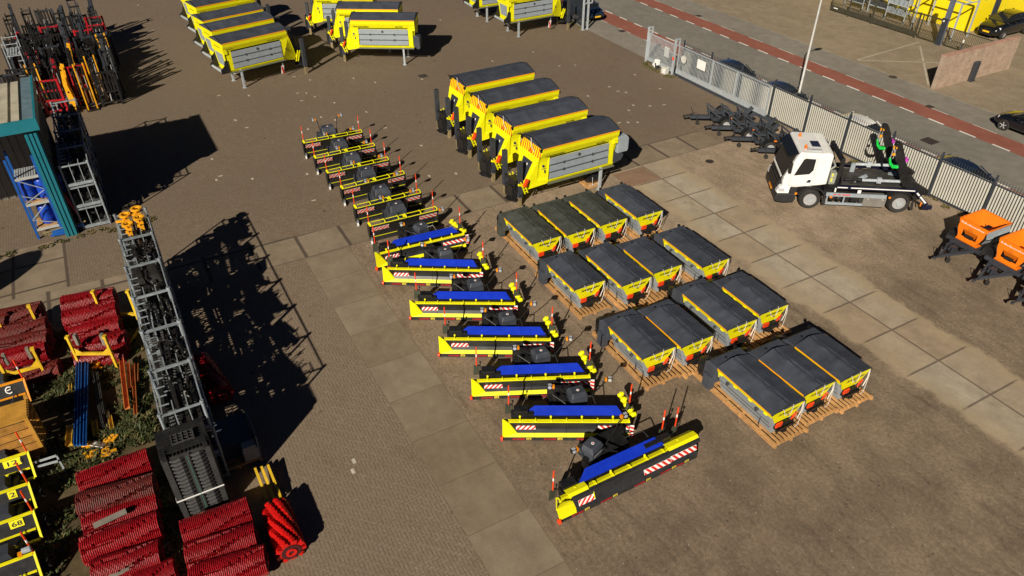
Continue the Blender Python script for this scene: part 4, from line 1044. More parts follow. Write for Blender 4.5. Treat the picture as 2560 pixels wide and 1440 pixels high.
# side guards, toolbox, tank
b = MB(); b.bx(.66,3.42,-.02,.04,.78,.96); b.bx(.72,2.42,-.02,.04,.34,.46); b.bx(.72,.78,0,.05,.4,.8); b.bx(1.5,1.56,0,.05,.4,.8); b.build('side_guard', GRY, T)
s = MB(); s.bx(1.0,1.12,-.026,-.02,.86,.91); s.bx(1.2,1.32,-.026,-.02,.86,.91); s.bx(1.4,1.75,-.026,-.02,.86,.91); s.build('guard_label', RED, T)
b = MB(); b.bx(2.42,3.46,-.01,.5,.32,.80); tb = b.build('tool_box', mat('brushed_aluminium', (.36,.35,.33), .35, metal=.6), T, bevel=.01)
s = MB()
for x in (2.62,3.30): s.disc((x,-.02,.70),'y',[(-.015,.035),(.02,.035)],10)
s.build('box_lock', CHROME, tb)
b = MB()
for x in (1.05,1.35): b.disc((x,.25,.60),'y',[(-.18,.06),(-.15,.13),(.2,.14)],14)
b.bx(1.55,1.8,.1,.4,.45,.75); b.build('air_tank', BLK, T)
b = MB(); b.cbx((.9,-.03,.74),(.12,.04,.07)); b.cbx((3.56,-.03,.86),(.10,.05,.09)); b.cbx((5.05,-.02,.60),(.05,.04,.22)); b.build('side_marker', mat('orange_marker', (.8,.2,.01), .3), T)
b = MB(); b.bx(1.0,1.06,.0,.06,1.0,1.2); b.bx(2.05,2.20,-.02,.02,1.0,1.16); b.build('paper_tag', WHT, T)
# ---------------------------------------------------------------- chassis trailers, orange trailers
def make_chassis():
    """tip of the drawbar at the origin, wheels at x = 2.35"""
    r = thing('chassis_trailer', 'x', 'trailer')
    b = MB()
    b.bar((.35,0,.44),(1.7,0,.46),.20,.18); b.bar((1.5,.0,.46),(1.9,.62,.5),.12,.14); b.bar((1.5,0,.46),(1.9,-.62,.5),.12,.14)
    for y in (-.48,.48): b.bx(1.55,3.75,y-.05,y+.05,.45,.58)
    for x in (1.6,2.35,3.0,3.65): b.bx(x,x+.09,-.62,.62,.46,.56)
    b.bx(2.28,2.42,-.72,.72,.28,.40)
    b.build('frame', ANT, r)
    s = MB()
    for x in (1.42,2.25,3.15):
        for y in (-.40,.40):
            s.bar((x,y,.55),(x-.12,y,1.12),.09,.07); s.bar((x-.12,y,1.10),(x+.62,y,.58),.08,.09)
        s.bar((x-.08,-.40,.95),(x-.08,.40,.95),.05,.05)
    s.bar((3.6,-.4,.58),(3.95,-.4,.95),.10,.22); s.bar((3.6,.4,.58),(3.95,.4,.95),.10,.22)
    s.build('bolster', ANT, r)
    for y in (-.80,.80):
        t = wheel_mb((2.35,y,.34),'y',.34,.20,.6,20).build('wheel', BLKR, r)
        q = MB(); o = -1 if y < 0 else 1; q.disc((2.35,y+o*.06,.34),'y',[(-.03,.20),(.03,.20)],18); q.disc((2.35,y+o*.09,.34),'y',[(-.03,.08),(.05,.05)],10); q.build('rim', CHROME, t)
        g = MB(); g.sweep([(2.35+.44*cos(radians(a)),.36+.44*sin(radians(a))) for a in range(168,5,-16)],'y',y-.15,y+.15,.03); g.build('mudguard', BLK, r)
    q = MB(); q.cbx((2.5,-.96,.80),(.14,.04,.06)); q.build('side_marker', mat('orange_marker', (.8,.2,.01), .3), r)
    c = MB(); c.tube([(.0,0,.44),(.35,0,.44)], .045, 8); c.disc((0,0,.44),'z',[(-.06,.07),(.06,.06)],10); c.bar((.08,0,.5),(.34,0,.56),.05,.04); c.bar((.55,.1,.55),(.35,.16,.95),.03,.03); c.cbx((.42,0,.56),(.1,.16,.08)); c.tube([(.3,.05,.5),(.6,.2,.62),(.9,.05,.56)], .012, 4); c.build('coupling', BLK, r)
    j = MB(); j.disc((.80,-.16,.12),'y',[(-.04,.06),(-.04,.12),(.04,.12),(.04,.06)],14); j.bar((.80,-.12,.12),(.74,-.10,.50),.05,.05); j.build('jockey_wheel', BLKR, r)
    return r
_c = make_chassis()
for i, ((px, py), d) in enumerate((((1710,290),'farthest of the four by the fence'),((1763.3,316.7),'second from the far end of the four'),((1812.2,344.4),'third of the four, beside the one behind the truck cab'),((1878.9,372.8),'partly hidden behind the white truck cab'))):
    p = at(px, py, .45); o = _c if i == 0 else copy_tree(_c, (0,0,0), 0)
    o.location = (p.x, p.y, 0); o.rotation_euler = (0,0,radians(-4.5-i*.6)); o['label'] = 'bare anthracite trailer chassis, '+d; o['group'] = 'bare trailer chassis by the fence'
def make_orange():
    r = thing('hopper_trailer', 'x', 'trailer')
    OP = ORA
    b = MB(); t = .035
    A = [(2.02,-.66,1.52),(2.02,.66,1.52),(3.52,.66,1.52),(3.52,-.66,1.52)]
    M_ = [(2.16,-.56,1.06),(2.16,.56,1.06),(3.40,.60,1.12),(3.40,-.60,1.12)]
    B = [(2.55,-.18,.80),(2.55,.18,.80),(3.0,.18,.80),(3.0,-.18,.80)]
    for i in range(4):
        j = (i+1) % 4
        b.plate([A[i],A[j],B[j],B[i]], .03)
        a0 = Vector(A[i]); a1 = Vector(A[j]); b.bar(a0, a1, .05, .07)
    b.plate(B, .03)
    # front panel with a trough in it
    b.plate([(2.01,-.66,1.50),(2.01,.66,1.50),(1.98,.60,1.16),(1.98,-.60,1.16)], .03)
    b.plate([(1.98,-.60,1.16),(1.98,-.34,1.16),(1.96,-.34,.72),(1.96,-.48,.72)], .03); b.plate([(1.98,.60,1.16),(1.98,.34,1.16),(1.96,.34,.72),(1.96,.48,.72)], .03)
    b.plate([(1.98,-.34,1.16),(1.98,.34,1.16),(2.16,.24,.82),(2.16,-.24,.82)], .02); b.plate([(1.96,-.48,.84),(1.96,.48,.84),(1.94,.46,.68),(1.94,-.46,.68)], .03); b.bx(1.9,2.2,-.5,.5,.64,.70)
    b.build('hopper', OP, r)
    g = MB()
    for s in (-1,1):
        g.plate([(2.05,s*.62,1.44),(3.5,s*.66,1.44),(3.5,s*.74,1.16),(2.1,s*.66,1.06)], .03); g.plate([(2.1,s*.66,1.06),(3.5,s*.74,1.16),(3.4,s*.62,.78),(2.2,s*.50,.76)], .03)
    g.build('side_panel', GRY, r)
    l = MB()
    for s in (-1,1): l.tube([(2.04,s*.68,1.12),(2.25,s*.69,1.04),(3.3,s*.76,1.14)], .018, 5); l.tube([(1.98,s*.62,1.4),(1.96,s*.62,1.15),(1.95,s*.5,.85),(1.94,s*.4,.7)], .014, 5)
    l.disc((2.02,.02,.86),'y',[(-.17,.07),(-.16,.09),(.16,.09),(.17,.07)],12)
    l.bx(2.1,2.5,-.5,-.3,1.53,1.55); l.tube([(2.3,-.64,1.56),(3.3,-.64,1.56)], .012, 4); l.build('cover_roller', BLK, r)
    k = MB(); k.bar((3.1,.0,1.05),(3.2,.18,1.12),.02,.02); k.bar((3.2,.18,1.12),(3.22,.05,1.0),.02,.02); k.build('hopper_hook', BLK, r)
    f = MB()
    for s in (-1,1): f.bar((.35,0,.45),(1.75,s*.52,.55),.09,.12); f.bar((1.7,s*.52,.55),(3.4,s*.5,.55),.08,.12)
    f.bar((1.75,-.78,.62),(1.75,.78,.62),.12,.14); f.bar((1.2,-.34,.5),(1.2,.34,.5),.08,.1); f.bar((1.45,-.42,.68),(1.45,.42,.68),.05,.10); f.bar((1.2,-.3,.5),(1.75,-.35,.66),.07,.07); f.bar((1.2,.3,.5),(1.75,.35,.66),.07,.07)
    f.tube([(.0,0,.45),(.4,0,.45)], .045, 8); f.disc((0,0,.45),'z',[(-.05,.06),(.05,.06)],8); f.bar((.3,.02,.5),(.55,.02,.75),.03,.03); f.bar((.9,-.08,.50),(.9,-.10,.75),.04,.04)
    f.tube([(.3,0,.5),(.45,.12,.8),(.8,.1,.6),(1.3,0,.6)], .014, 4); f.bx(2.3,2.46,-.7,.7,.3,.42); f.bx(1.0,1.25,-.12,.12,.48,.70)
    f.build('drawbar', ANT, r)
    for y in (-.80,.80):
        t_ = wheel_mb((2.38,y,.33),'y',.33,.20,.6,20).build('wheel', BLKR, r)
        q = MB(); o = -1 if y < 0 else 1; q.disc((2.38,y+o*.06,.33),'y',[(-.03,.19),(.03,.19)],16); q.disc((2.38,y+o*.09,.33),'y',[(-.03,.07),(.04,.05)],8); q.build('rim', CHROME, t_)
        q = MB(); q.sweep([(2.38+.42*cos(radians(a)),.34+.42*sin(radians(a))) for a in range(172,5,-16)],'y',y-.14,y+.14,.03); q.build('mudguard', BLK, r)
    j = MB(); j.disc((.9,-.12,.11),'y',[(-.04,.05),(-.04,.11),(.04,.11),(.04,.05)],12); j.bar((.9,-.1,.12),(.9,-.1,.5),.05,.05); j.build('jockey_wheel', BLKR, r)
    lettering('Schuitemaker', .17, (1.984,.56,1.34), (0,-1,0), (.02,0,1), TXTW, r, 0, .03, width=1.08)
    lettering('PTS', .055, (1.972,.12,1.25), (0,-1,0), (.02,0,1), TXTB, r, 0, .01, width=.16); lettering('1500 L', .055, (1.966,.16,1.18), (0,-1,0), (.02,0,1), TXTB, r, 0, .01, width=.24)
    return r
_o = make_orange()
for i, ((px, py), d) in enumerate((((2336,644.5),'nearer the truck'),((2433.4,701.4),'cut off by the right edge of the photo'),((2531,757),'at the right edge, almost wholly outside the photo'))):
    p = at(px, py, .45); o = _o if i == 0 else copy_tree(_o, (0,0,0), 0)
    o.location = (p.x, p.y, 0); o.rotation_euler = (0,0,radians(27.5)); o['label'] = 'orange hopper trailer with white lettering, '+d; o['group'] = 'orange hopper trailers'
# ---------------------------------------------------------------- fence and gates (built along U, placed with the grid)
def grid_thing(name, lab, cat, u, v, z=0, rot=0., grp=None):
    p = gw(u, v, z); return thing(name, lab, cat, tuple(p), GA+rot, grp)
CREAM = mat('cream_board', (.56, .54, .47), .6, var=.06, scale=1.2, dirt=.12)
FDK = mat('fence_dark_steel', (.035, .042, .055), .5)
f = grid_thing('palisade_fence', 'long dark palisade fence backed with cream boards, along the street', 'fence', -11.2, 10.42)
n = 15; bw = 2.72
for k in range(n):
    x0 = k*bw
    q = MB(); q.bx(x0-.03, x0+.03, -.06, .03, 0, 2.38); q.build('post', FDK, f)
    if k == n-1: break
    q = MB(); q.bx(x0+.035, x0+bw-.035, .03, .05, .10, 1.96); q.build('screen_board', CREAM, f)
    q = MB()
    m = 20
    for i in range(m):
        x = x0+.08+(bw-.16)*i/(m-1); q.bx(x-.009, x+.009, -.03, -.005, .06, 2.20)
        q.add([(x-.012,-.03,2.20),(x+.012,-.03,2.20),(x+.012,-.005,2.20),(x-.012,-.005,2.20),(x,-.018,2.28)], [(0,1,4),(1,2,4),(2,3,4),(3,0,4)])
    q.bx(x0, x0+bw, -.04, -.008, 1.93, 1.975); q.bx(x0, x0+bw, -.04, -.008, .12, .17)
    q.build('pickets', FDK, f)
def bar_leaf(r, L, h, m, beam=.26, step=.125, r_=.014, z0=.18, nm='gate_leaf'):
    q = MB(); q.bx(0, L, -.06, .06, z0, z0+beam); q.build('bottom_beam', m, r)
    q = MB()
    k = int(L/step)
    for i in range(k): q.bx((i+.5)*step-r_, (i+.5)*step+r_, -r_, r_, z0+beam, h)
    q.bx(0, L, -.03, .03, h-.05, h); 
    for x in (0, L-.08): q.bx(x, x+.08, -.035, .035, z0+beam, h+.002)
    q.build('bars', m, r)
GV = GALV
g = grid_thing('swing_gate', 'short galvanised gate panel with pale sign, left of the sliding gate', 'gate', -14.35, 10.02)
bar_leaf(g, 2.75, 2.05, GV, .22)
q = MB(); q.plate([(1.65,.045,.95),(2.15,.045,.95),(2.15,.045,1.62),(1.65,.045,1.62)], .012); q.build('sign_plate', WHTD, g)
g = grid_thing('sliding_gate', 'long galvanised sliding gate with white notice in front of the cream fence', 'gate', -11.35, 10.14)
bar_leaf(g, 8.3, 2.05, GV, .30)
q = MB(); q.plate([(1.95,-.05,1.15),(2.75,-.05,1.15),(2.75,-.05,1.74),(1.95,-.05,1.74)], .012); q.build('notice_board', WHT, g)
q = MB(); q.disc((.62,-.05,1.28),'y',[(-.006,.27),(.006,.27)],6); q.build('six_sided_plate', WHTD, g)
q = MB()
for x in (3.3,5.5): q.bx(x,x+.07,-.05,.05,.48,2.04)
q.build('gate_stile', GV, g)
q = MB(); q.bx(-.2,9.,-.10,.12,.0,.16); q.build('gate_track', FDK, g)
def gpost(u, v, h, lab, two=True, orange=False):
    r = grid_thing('gate_post', lab, 'gate post', u, v)
    q = MB(); q.bx(-.06,.06,-.06,.06,0,h); q.bx(-.14,.14,-.14,.14,0,.02); q.build('shaft', GV, r)
    q = MB(); q.bx(-.05,.05,.07,.36,h-.08,h); q.bx(-.05,.05,.30,.36,h-.45,h-.08); q.bx(-.05,.05,.07,.36,h-.50,h-.42); q.build('roller_bracket', GV, r)
    if orange: q = MB(); q.bx(-.075,.075,-.085,-.062,1.05,1.25); q.build('orange_reflector', REDO, r)
    return r
gpost(-14.46, 9.98, 2.45, 'galvanised gate post at the free end of the short gate')
gpost(-11.52, 9.95, 2.45, 'galvanised gate post with orange reflector between the two gate panels', orange=True)
gpost(-22.75, 10.12, 2.45, 'left of the twin galvanised posts of the open gate at top'); gpost(-22.75, 10.55, 2.45, 'right of the twin galvanised posts of the open gate at top')
g = grid_thing('swing_gate', 'dark barred gate leaf standing open at the top of the photo', 'gate', -22.9, 10.4, 0, radians(169))
bar_leaf(g, 6.5, 1.95, FDK, .08, .14, .012, .10)
for u, v, z, s, lab, ms in ((-13.32,9.86,.0,(.24,.22,.28),'small white round capped box at the gate foot','a'),(-12.98,10.0-.22,.30,(.34,.26,.36),'white drive box raised on a stand by the gate','b'),(-11.95,9.66,.0,(.46,.34,.50),'big white control box beside the gate post','c')):
    r = grid_thing('control_box', lab, 'control box', u, v)
    q = MB(); q.bx(-s[0]/2,s[0]/2,-s[1]/2,s[1]/2,z,z+s[2]); q.build('casing', WHTD if ms == 'c' else WHT, r, bevel=.03)
    q = MB(); q.bx(-s[0]*.3,s[0]*.3,-s[1]*.3,s[1]*.3,0.,z+.01 if z else .02); 
    if ms == 'c': q.bx(-.02,.20,-s[1]/2-.02,-s[1]/2,.12,.40)
    else: q.disc((0,-s[1]/2,z+.08),'y',[(-.02,.07),(.0,.07)],10)
    q.build('fitting', WHT if ms == 'c' else ANT, r)
# street lamp
r = grid_thing('street_lamp', 'tall grey street lamp standing behind the fence', 'street lamp', -2.97, 12.55)
q = MB(); q.tube([(0,0,0),(0,0,1.2),(0,0,1.25),(0,0,6.6)], [.10,.095,.075,.055], 10); q.build('pole', mat('lamp_grey', (.50,.50,.48), .5, metal=.2), r)
q = MB(); q.tube([(0,0,6.55),(0,.12,6.85),(0,.45,6.98),(0,1.0,7.02)], .04, 8); q.build('arm', MATS['lamp_grey'], r)
q = MB(); q.add([(-.12,.9,7.0),(.12,.9,7.0),(.17,1.25,7.0),(.10,1.65,7.02),(-.10,1.65,7.02),(-.17,1.25,7.0),(-.09,.95,7.1),(.09,.95,7.1),(.12,1.25,7.13),(.07,1.58,7.1),(-.07,1.58,7.1),(-.12,1.25,7.13)], [(5,4,3,2,1,0),(6,7,8,9,10,11),(0,1,7,6),(1,2,8,7),(2,3,9,8),(3,4,10,9),(4,5,11,10),(5,0,6,11)]); q.build('lamp_head', MATS['lamp_grey'], r)
# ---------------------------------------------------------------- cars
def make_car(col, name='parked_car', tall=0., L=4.3, W=1.8):
    """front towards +x"""
    r = thing(name, 'x', 'car')
    k = L/4.3; w = W/2
    def loft(st, m, nm, cap=True):
        b = MB(); vs = []; fs = []
        for s in st: vs += s
        n = len(st[0])
        for i in range(len(st)-1):
            for j in range(n):
                j2 = (j+1) % n; fs.append((i*n+j, i*n+j2, (i+1)*n+j2, (i+1)*n+j))
        b.add(vs, fs, True); b.add(st[0], [tuple(range(n))[::-1]], True); b.add(st[-1], [tuple(range(n))], True)
        o = b.build(nm, m, r); sd = o.modifiers.new('Subdivision', 'SUBSURF'); sd.levels = 1; sd.render_levels = 2
        return o
    def sec(x, hw, z0, z1, zt): 
        z0 += 0; h = z1-z0
        half = [(hw*.80,z0),(hw*.97,z0+h*.18),(hw,z0+h*.5),(hw*.97,z0+h*.85),(hw*.86,z1),(hw*.45,zt)]
        return [(x*k,y,z) for y, z in half]+[(x*k,-y,z) for y, z in half[::-1]]
    t = tall
    st = [sec(-2.13,w*.72,.42,.78+t,.80+t),sec(-2.05,w*.88,.30,.95+t,.97+t),sec(-1.7,w*.97,.24,1.0+t,1.02+t),sec(-1.0,w,.22,.99+t,1.02+t),sec(0,w,.22,.97+t,1.0+t),sec(.8,w,.22,.95+t,.98+t),sec(1.3,w*.98,.24,.88+t,.93+t),sec(1.8,w*.93,.26,.76+t,.82+t),sec(2.05,w*.80,.32,.64+t*.8,.68+t*.8),sec(2.14,w*.60,.40,.56+t*.6,.58+t*.6)]
    bo = loft(st, col, 'body')
    def gs(x, hb, ht, zb, zt): return [(x*k,hb,zb),(x*k,(hb+ht)/2+.02,(zb+zt)/2),(x*k,ht,zt),(x*k,ht*.5,zt+.015),(x*k,-ht*.5,zt+.015),(x*k,-ht,zt),(x*k,-(hb+ht)/2-.02,(zb+zt)/2),(x*k,-hb,zb)]
    gl = loft([gs(-1.95,w*.80,w*.76,.94+t,.97+t),gs(-1.62,w*.88,w*.72,.94+t,1.22+t),gs(-1.1,w*.91,w*.68,.93+t,1.40+t),gs(-.4,w*.92,w*.67,.92+t,1.455+t),gs(.15,w*.92,w*.66,.92+t,1.42+t),gs(.6,w*.90,w*.68,.91+t,1.24+t),gs(1.15,w*.84,w*.76,.90+t,.95+t)], GLS, 'window')
    ro = loft([[(-1.55*k,w*.60,1.275+t),(-1.55*k,-w*.60,1.275+t),(-1.55*k,-w*.58,1.25+t),(-1.55*k,w*.58,1.25+t)],[(-1.1*k,w*.66,1.425+t),(-1.1*k,-w*.66,1.425+t),(-1.1*k,-w*.64,1.40+t),(-1.1*k,w*.64,1.40+t)],[(-.4*k,w*.66,1.485+t),(-.4*k,-w*.66,1.485+t),(-.4*k,-w*.64,1.45+t),(-.4*k,w*.64,1.45+t)],[(.12*k,w*.64,1.455+t),(.12*k,-w*.64,1.455+t),(.12*k,-w*.62,1.42+t),(.12*k,w*.62,1.42+t)],[(.32*k,w*.60,1.385+t),(.32*k,-w*.60,1.385+t),(.32*k,-w*.58,1.35+t),(.32*k,w*.58,1.35+t)]], col, 'roof')
    pl = MB()
    for s in (-1,1):
        pl.bar((-.45*k,s*w*.905,.94+t),(-.42*k,s*w*.70,1.44+t),.07,.03); pl.bar((1.12*k,s*w*.84,.94+t),(.25*k,s*w*.655,1.42+t),.06,.03); pl.bar((-1.9*k,s*w*.80,.95+t),(-1.35*k,s*w*.68,1.36+t),.12,.03)
    pl.build('pillar', col, r)
    for x in (-1.32,1.32):
        for s in (-1,1):
            y = s*(w-.10); tw = wheel_mb((x*k,y,.33+t*.1),'y',.33+t*.1,.22,.66,22).build('wheel', BLKR, r)
            q = MB(); q.disc((x*k,y+s*.085,.33+t*.1),'y',[(-.02,.21),(.01,.21)],18); q.build('rim_dish', BLK, tw)
            q = MB()
            for a in range(5): 
                an = 2*pi*a/5+.3; q.bar((x*k,y+s*.105,.33+t*.1),(x*k+cos(an)*.20,y+s*.105,.33+t*.1+sin(an)*.20),.05,.02,(0,s,0))
            q.disc((x*k,y+s*.10,.33+t*.1),'y',[(-.02,.05),(.02,.05)],10); q.build('rim', CHROME, tw)
            q = MB(); q.disc((x*k,s*(w-.03),.35+t*.1),'y',[(-.02,.39),(.035,.39)],20); q.build('wheel_arch', BLK, r) if False else None
    for s in (-1,1):
        q = MB(); q.plate([(1.93*k,s*w*.50,.70+t*.8),(1.76*k,s*w*.86,.74+t*.9),(1.80*k,s*w*.88,.62+t*.8),(2.02*k,s*w*.58,.58+t*.7)], .06); q.build('headlamp', LENS, r)
        q = MB(); q.plate([(-2.10*k,s*w*.55,.90+t),(-2.0*k,s*w*.88,.92+t),(-2.02*k,s*w*.88,.74+t),(-2.13*k,s*w*.6,.74+t)], .05); q.build('tail_lamp', mat('red_lens', (.35,.01,.01), .2), r)
        q = MB(); q.cbx((.62*k,s*(w+.07),.98+t),(.14,.20,.12)); q.build('wing_mirror', col, r, bevel=.03)
    q = MB(); q.cbx((2.15*k,0,.44+t*.5),(.03,.52,.11)); q.build('number_plate', mat('yellow_plate', (.85,.50,.01), .4), r)
    q = MB(); q.bx(1.9*k,2.13*k,-w*.5,w*.5,.30,.42); q.build('grille', BLK, r)
    return r
def carpaint(n, c): return mat(n, c, .22, var=.04, coat=.6)
CB = make_car(carpaint('black_car_paint', (.006,.007,.010)))
CN = make_car(carpaint('dark_blue_car_paint', (.010,.020,.040)))
CG = make_car(carpaint('slate_car_paint', (.020,.028,.038)))
CW = make_car(carpaint('white_car_paint', (.70,.69,.66)))
def put(o, u, v, a, lab):
    p = gw(u, v); o.location = tuple(p); o.rotation_euler = (0,0,GA+a); o['label'] = lab; return o
put(CG, -8.0, 12.15, 0, 'slate grey car parked behind the sliding gate, left of the street lamp'); put(copy_tree(CG,(0,0,0),0), -3.55, 12.05, 0, 'slate grey car parked behind the fence, at the foot of the street lamp')
put(CW, 2.2, 12.1, 0, 'white car parked behind the fence above the truck cab'); put(CN, 8.3, 12.1, 0, 'dark blue car parked behind the fence right of the lifting arms')
put(copy_tree(CN,(0,0,0),0), -26.0, 12.3, 0, 'dark blue car with yellow plate behind the open gate at the top')
put(CB, 6.15, 21.85, pi, 'shiny black car with alloy wheel parked on the far path, at the right edge')
SU = make_car(carpaint('black_suv_paint', (.006,.007,.008)), 'parked_car', .22, 4.7, 1.9); put(SU, -6.15, 38.1, -pi/2, 'black high bodied car in the yard opposite, in front of the yellow building')
# ---------------------------------------------------------------- the yard across the street
BR = MATS.get('pink_brick')
ng = NG('pink_brickwork', .9); bt = ng.N.new('ShaderNodeTexBrick'); bt.inputs['Scale'].default_value = 1; bt.inputs['Brick Width'].default_value = .22; bt.inputs['Row Height'].default_value = .065; bt.inputs['Mortar Size'].default_value = .008
bt.inputs['Color1'].default_value = (.35,.235,.165,1); bt.inputs['Color2'].default_value = (.43,.32,.235,1); bt.inputs['Mortar'].default_value = (.30,.25,.20,1)
sp = ng.N.new('ShaderNodeSeparateXYZ'); ng.L.new(ng.co, sp.inputs[0]); ng.L.new(ng.vec(sp.outputs[1], sp.outputs[2]), bt.inputs['Vector'])
BRK = ng.done(ng.mul(bt.outputs['Color'], ng.ramp(ng.noise(2., 5), .3, .7, .85, 1.12)))
r = grid_thing('brick_wall', 'free standing pink brick wall across the street', 'wall', -1.30, 23.2)
q = MB(); q.bx(-.14,.14,0,7.9,0,2.15); q.build('masonry', BRK, r)
q = MB()
for k in range(36): q.bx(-.17,.17,k*.22+.005,k*.22+.212,2.151,2.22)
q.build('coping', mat('coping_brick', (.34,.20,.15), .85, var=.3), r)
q = MB(); q.bx(-.16,-.141,3.4,3.46,0,2.15) if False else q.bx(.141,.15,4.0,4.04,0.02,2.14); q.build('expansion_joint', mat('joint_grey', (.2,.17,.14), .8), r)
r = grid_thing('letter_pillar', 'dark grey letterbox pillar in front of the brick wall', 'letterbox', -.98, 26.7)
q = MB(); q.bx(-.11,.11,-.20,.20,0,1.32); q.build('pillar', ANT, r, bevel=.015)
q = MB(); q.bx(.111,.118,-.08,.08,1.0,1.04); q.disc((.112,0,1.16),'x',[(-.004,.03),(.008,.03)],10); q.bx(-.14,.14,-.24,.24,0,.03); q.build('letter_slot', BLK, r)
DG = mat('dark_olive_steel', (.045,.042,.028), .55, var=.2)
r = grid_thing('sliding_gate', 'dark olive barred gate with solid bottom beam across the street', 'gate', -17.0, 31.3)
bar_leaf(r, 8.2, 1.75, DG, .34, .13, .013, .12)
for x in (1.9, 4.2, 8.2):
    q = MB(); q.bx(x-.05,x+.05,-.16,-.065,0,1.9); q.build('gate_stile', DG, r)
q = MB(); q.bx(.35,.75,-.068,-.061,.30,.38); q.build('label_plate', WHT, r)
r = grid_thing('railing', 'dark vertical bar railing between gate and grey pillar', 'fence', -8.7, 31.4)
bar_leaf(r, 1.7, 1.8, DG, .06, .12, .010, .10)
r = grid_thing('railing', 'dark bar railing in front of the black car opposite', 'fence', -6.5, 31.5)
bar_leaf(r, 5.0, 1.35, DG, .05, .13, .010, .08)
r = grid_thing('gate_pillar', 'tall grey gate pillar made of ribbed posts, in front of the yellow building', 'pillar', -6.85, 31.45)
q = MB(); q.bx(-.14,.14,-.14,.14,0,4.2); q.build('shaft', mat('slate_blue_steel', (.10,.12,.16), .5), r)
q = MB()
for k in range(4): q.bx(-.20+k*.11,-.13+k*.11,-.22,-.15,0,1.9)
q.bx(-.22,.22,-.23,-.141,1.85,1.95); q.build('rib', ANT, r)
q = MB(); q.disc((-.05,-.24,1.75),'y',[(-.02,.06),(.02,.06)],10); q.build('signal_lamp', WHT, r)
r = grid_thing('traffic_barrier_post', 'small barrier post with pale head by the brick wall end', 'post', -4.9, 31.1)
q = MB(); q.tube([(0,0,0),(0,0,.75)], .05, 8); q.build('shaft', ANT, r); q = MB(); q.disc((0,0,.75),'z',[(0,.06),(.16,.07),(.22,.03)],10); q.build('head', WHTD, r)
r = grid_thing('yellow_building', 'bright yellow building with grey corner pillar across the street', 'building', -7.7, 36.0)
q = MB(); q.bx(-14,-3.0,0,14,0,6); q.bx(-2.99,0,.01,14,.0,6); q.build('wall', mat('yellow_wall', (.88,.70,.008), .45, var=.04), r)
q = MB(); q.bx(-.005,.06,2.4,3.1,0,6); q.build('pilaster', ANT, r)
q = MB()
for k in range(6): q.bx(-13.9+k*1.8,-12.5+k*1.8,-.03,.0,2.4,4.0)
q.build('window', GLS, r)
q = MB(); q.bx(.0,.03,.9,1.5,2.3,2.5); q.build('exit_sign', mat('sign_green', (.02,.45,.15), .4), r)
for k in range(3):
    r = grid_thing('storage_rack', ['half empty grey storage rack behind the olive gate, farthest left','grey storage rack with dark crates behind the olive gate','grey storage rack left of the yellow wall','loaded grey rack in front of the yellow wall','open grey rack beside the grey pillar'][k], 'rack', -17.3+k*2.05, 33.3+(k % 2)*.4, 0, 0, 'racks behind the olive gate')
    q = MB()
    for x in (0,1.8):
        for y in (0,.9): q.bx(x-.04,x+.04,y-.04,y+.04,0,2.6)
    for z in (.6,1.3,2.0,2.55): q.bx(0,1.8,-.03,.03,z,z+.08); q.bx(0,1.8,.87,.93,z,z+.08)
    q.build('frame', GALV, r)
    q = MB(); rn = random.Random(k+40)
    for z in (.68,1.38,2.08):
        for i in range(4): 
            h = rn.uniform(.12,.45)
            if rn.random() < .8: q.bx(.06+i*.43,.06+i*.43+rn.uniform(.2,.38),.05,.8,z,z+h)
    q.build('load', [ANT, TARP, GRY, BLK, ANT][k], r)
r = grid_thing('grey_canopy_frame', 'grey metal canopy frame standing before the yellow wall', 'canopy', -10.4, 33.0)
q = MB()
for x in (0,3.4): 
    for y in (0,2.0): q.bx(x-.05,x+.05,y-.05,y+.05,0,2.7)
for y in (0,1.0,2.0): q.bx(0,3.4,y-.04,y+.04,2.7,2.78)
q.bx(-.04,.04,0,2,2.62,2.70); q.bx(3.36,3.44,0,2,2.62,2.70); q.build('frame', GALV, r)
# ---------------------------------------------------------------- teal canopy building with the blue rack
TEAL = mat('teal_cladding', (.012,.17,.22), .45, var=.1, scale=1., dirt=.15)
CLADD = mat('dark_cladding', (.05,.05,.045), .6, var=.2)
r = grid_thing('canopy_building', 'teal canopy building with ribbed cream roof, at the left edge', 'building', -8.75, -26.7)
HB = 5.65
q = MB()
for k in range(3): q.bx(.0,.10,-.50+k*.165,-.385+k*.165,0,5.0)
q.bx(-.12,.0,-.52,0,0,5.0); q.build('corner_column', TEAL, r)
q = MB(); q.bx(-5.3,-.121,-.14,-.02,0,5.2)
for k in range(25): q.bx(-5.28+k*.2,-5.18+k*.2,-.02,.02,0,5.19)
q.build('side_wall', CLADD, r)
q = MB(); q.bx(-5.3,-5.2,-14,-.15,0,5.2)
for k in range(40): q.bx(-5.2,-5.16,-.3-k*.33,-.15-k*.33,0,5.19)
q.build('back_wall', mat('grey_cladding', (.16,.155,.14), .6, var=.15), r)
q = MB(); q.bx(-5.4,.15,-14,.05,5.25,5.42)
for k in range(34): q.prism([(-.45-k*.42,5.42),(-.62-k*.42,5.42),(-.59-k*.42,5.52),(-.48-k*.42,5.52)], 'x', -5.4, .08) if False else q.bx(-5.38,.08,-.80-k*.42,-.50-k*.42,5.42,5.50)
q.build('roof', mat('cream_roof_sheet', (.36,.33,.25), .6, var=.25, scale=.8, dirt=.5), r)
q = MB(); q.bx(.151,.24,-14,.14,5.15,5.66); q.bx(-5.45,.15,.051,.14,5.15,5.66); q.build('fascia', TEAL, r)
q = MB(); q.bx(-5.45,.15,-.36,.05,5.56,5.60); q.build('edge_flashing', mat('teal_grey_flashing', (.17,.26,.30), .5, metal=.3, var=.2, dirt=.2), r)
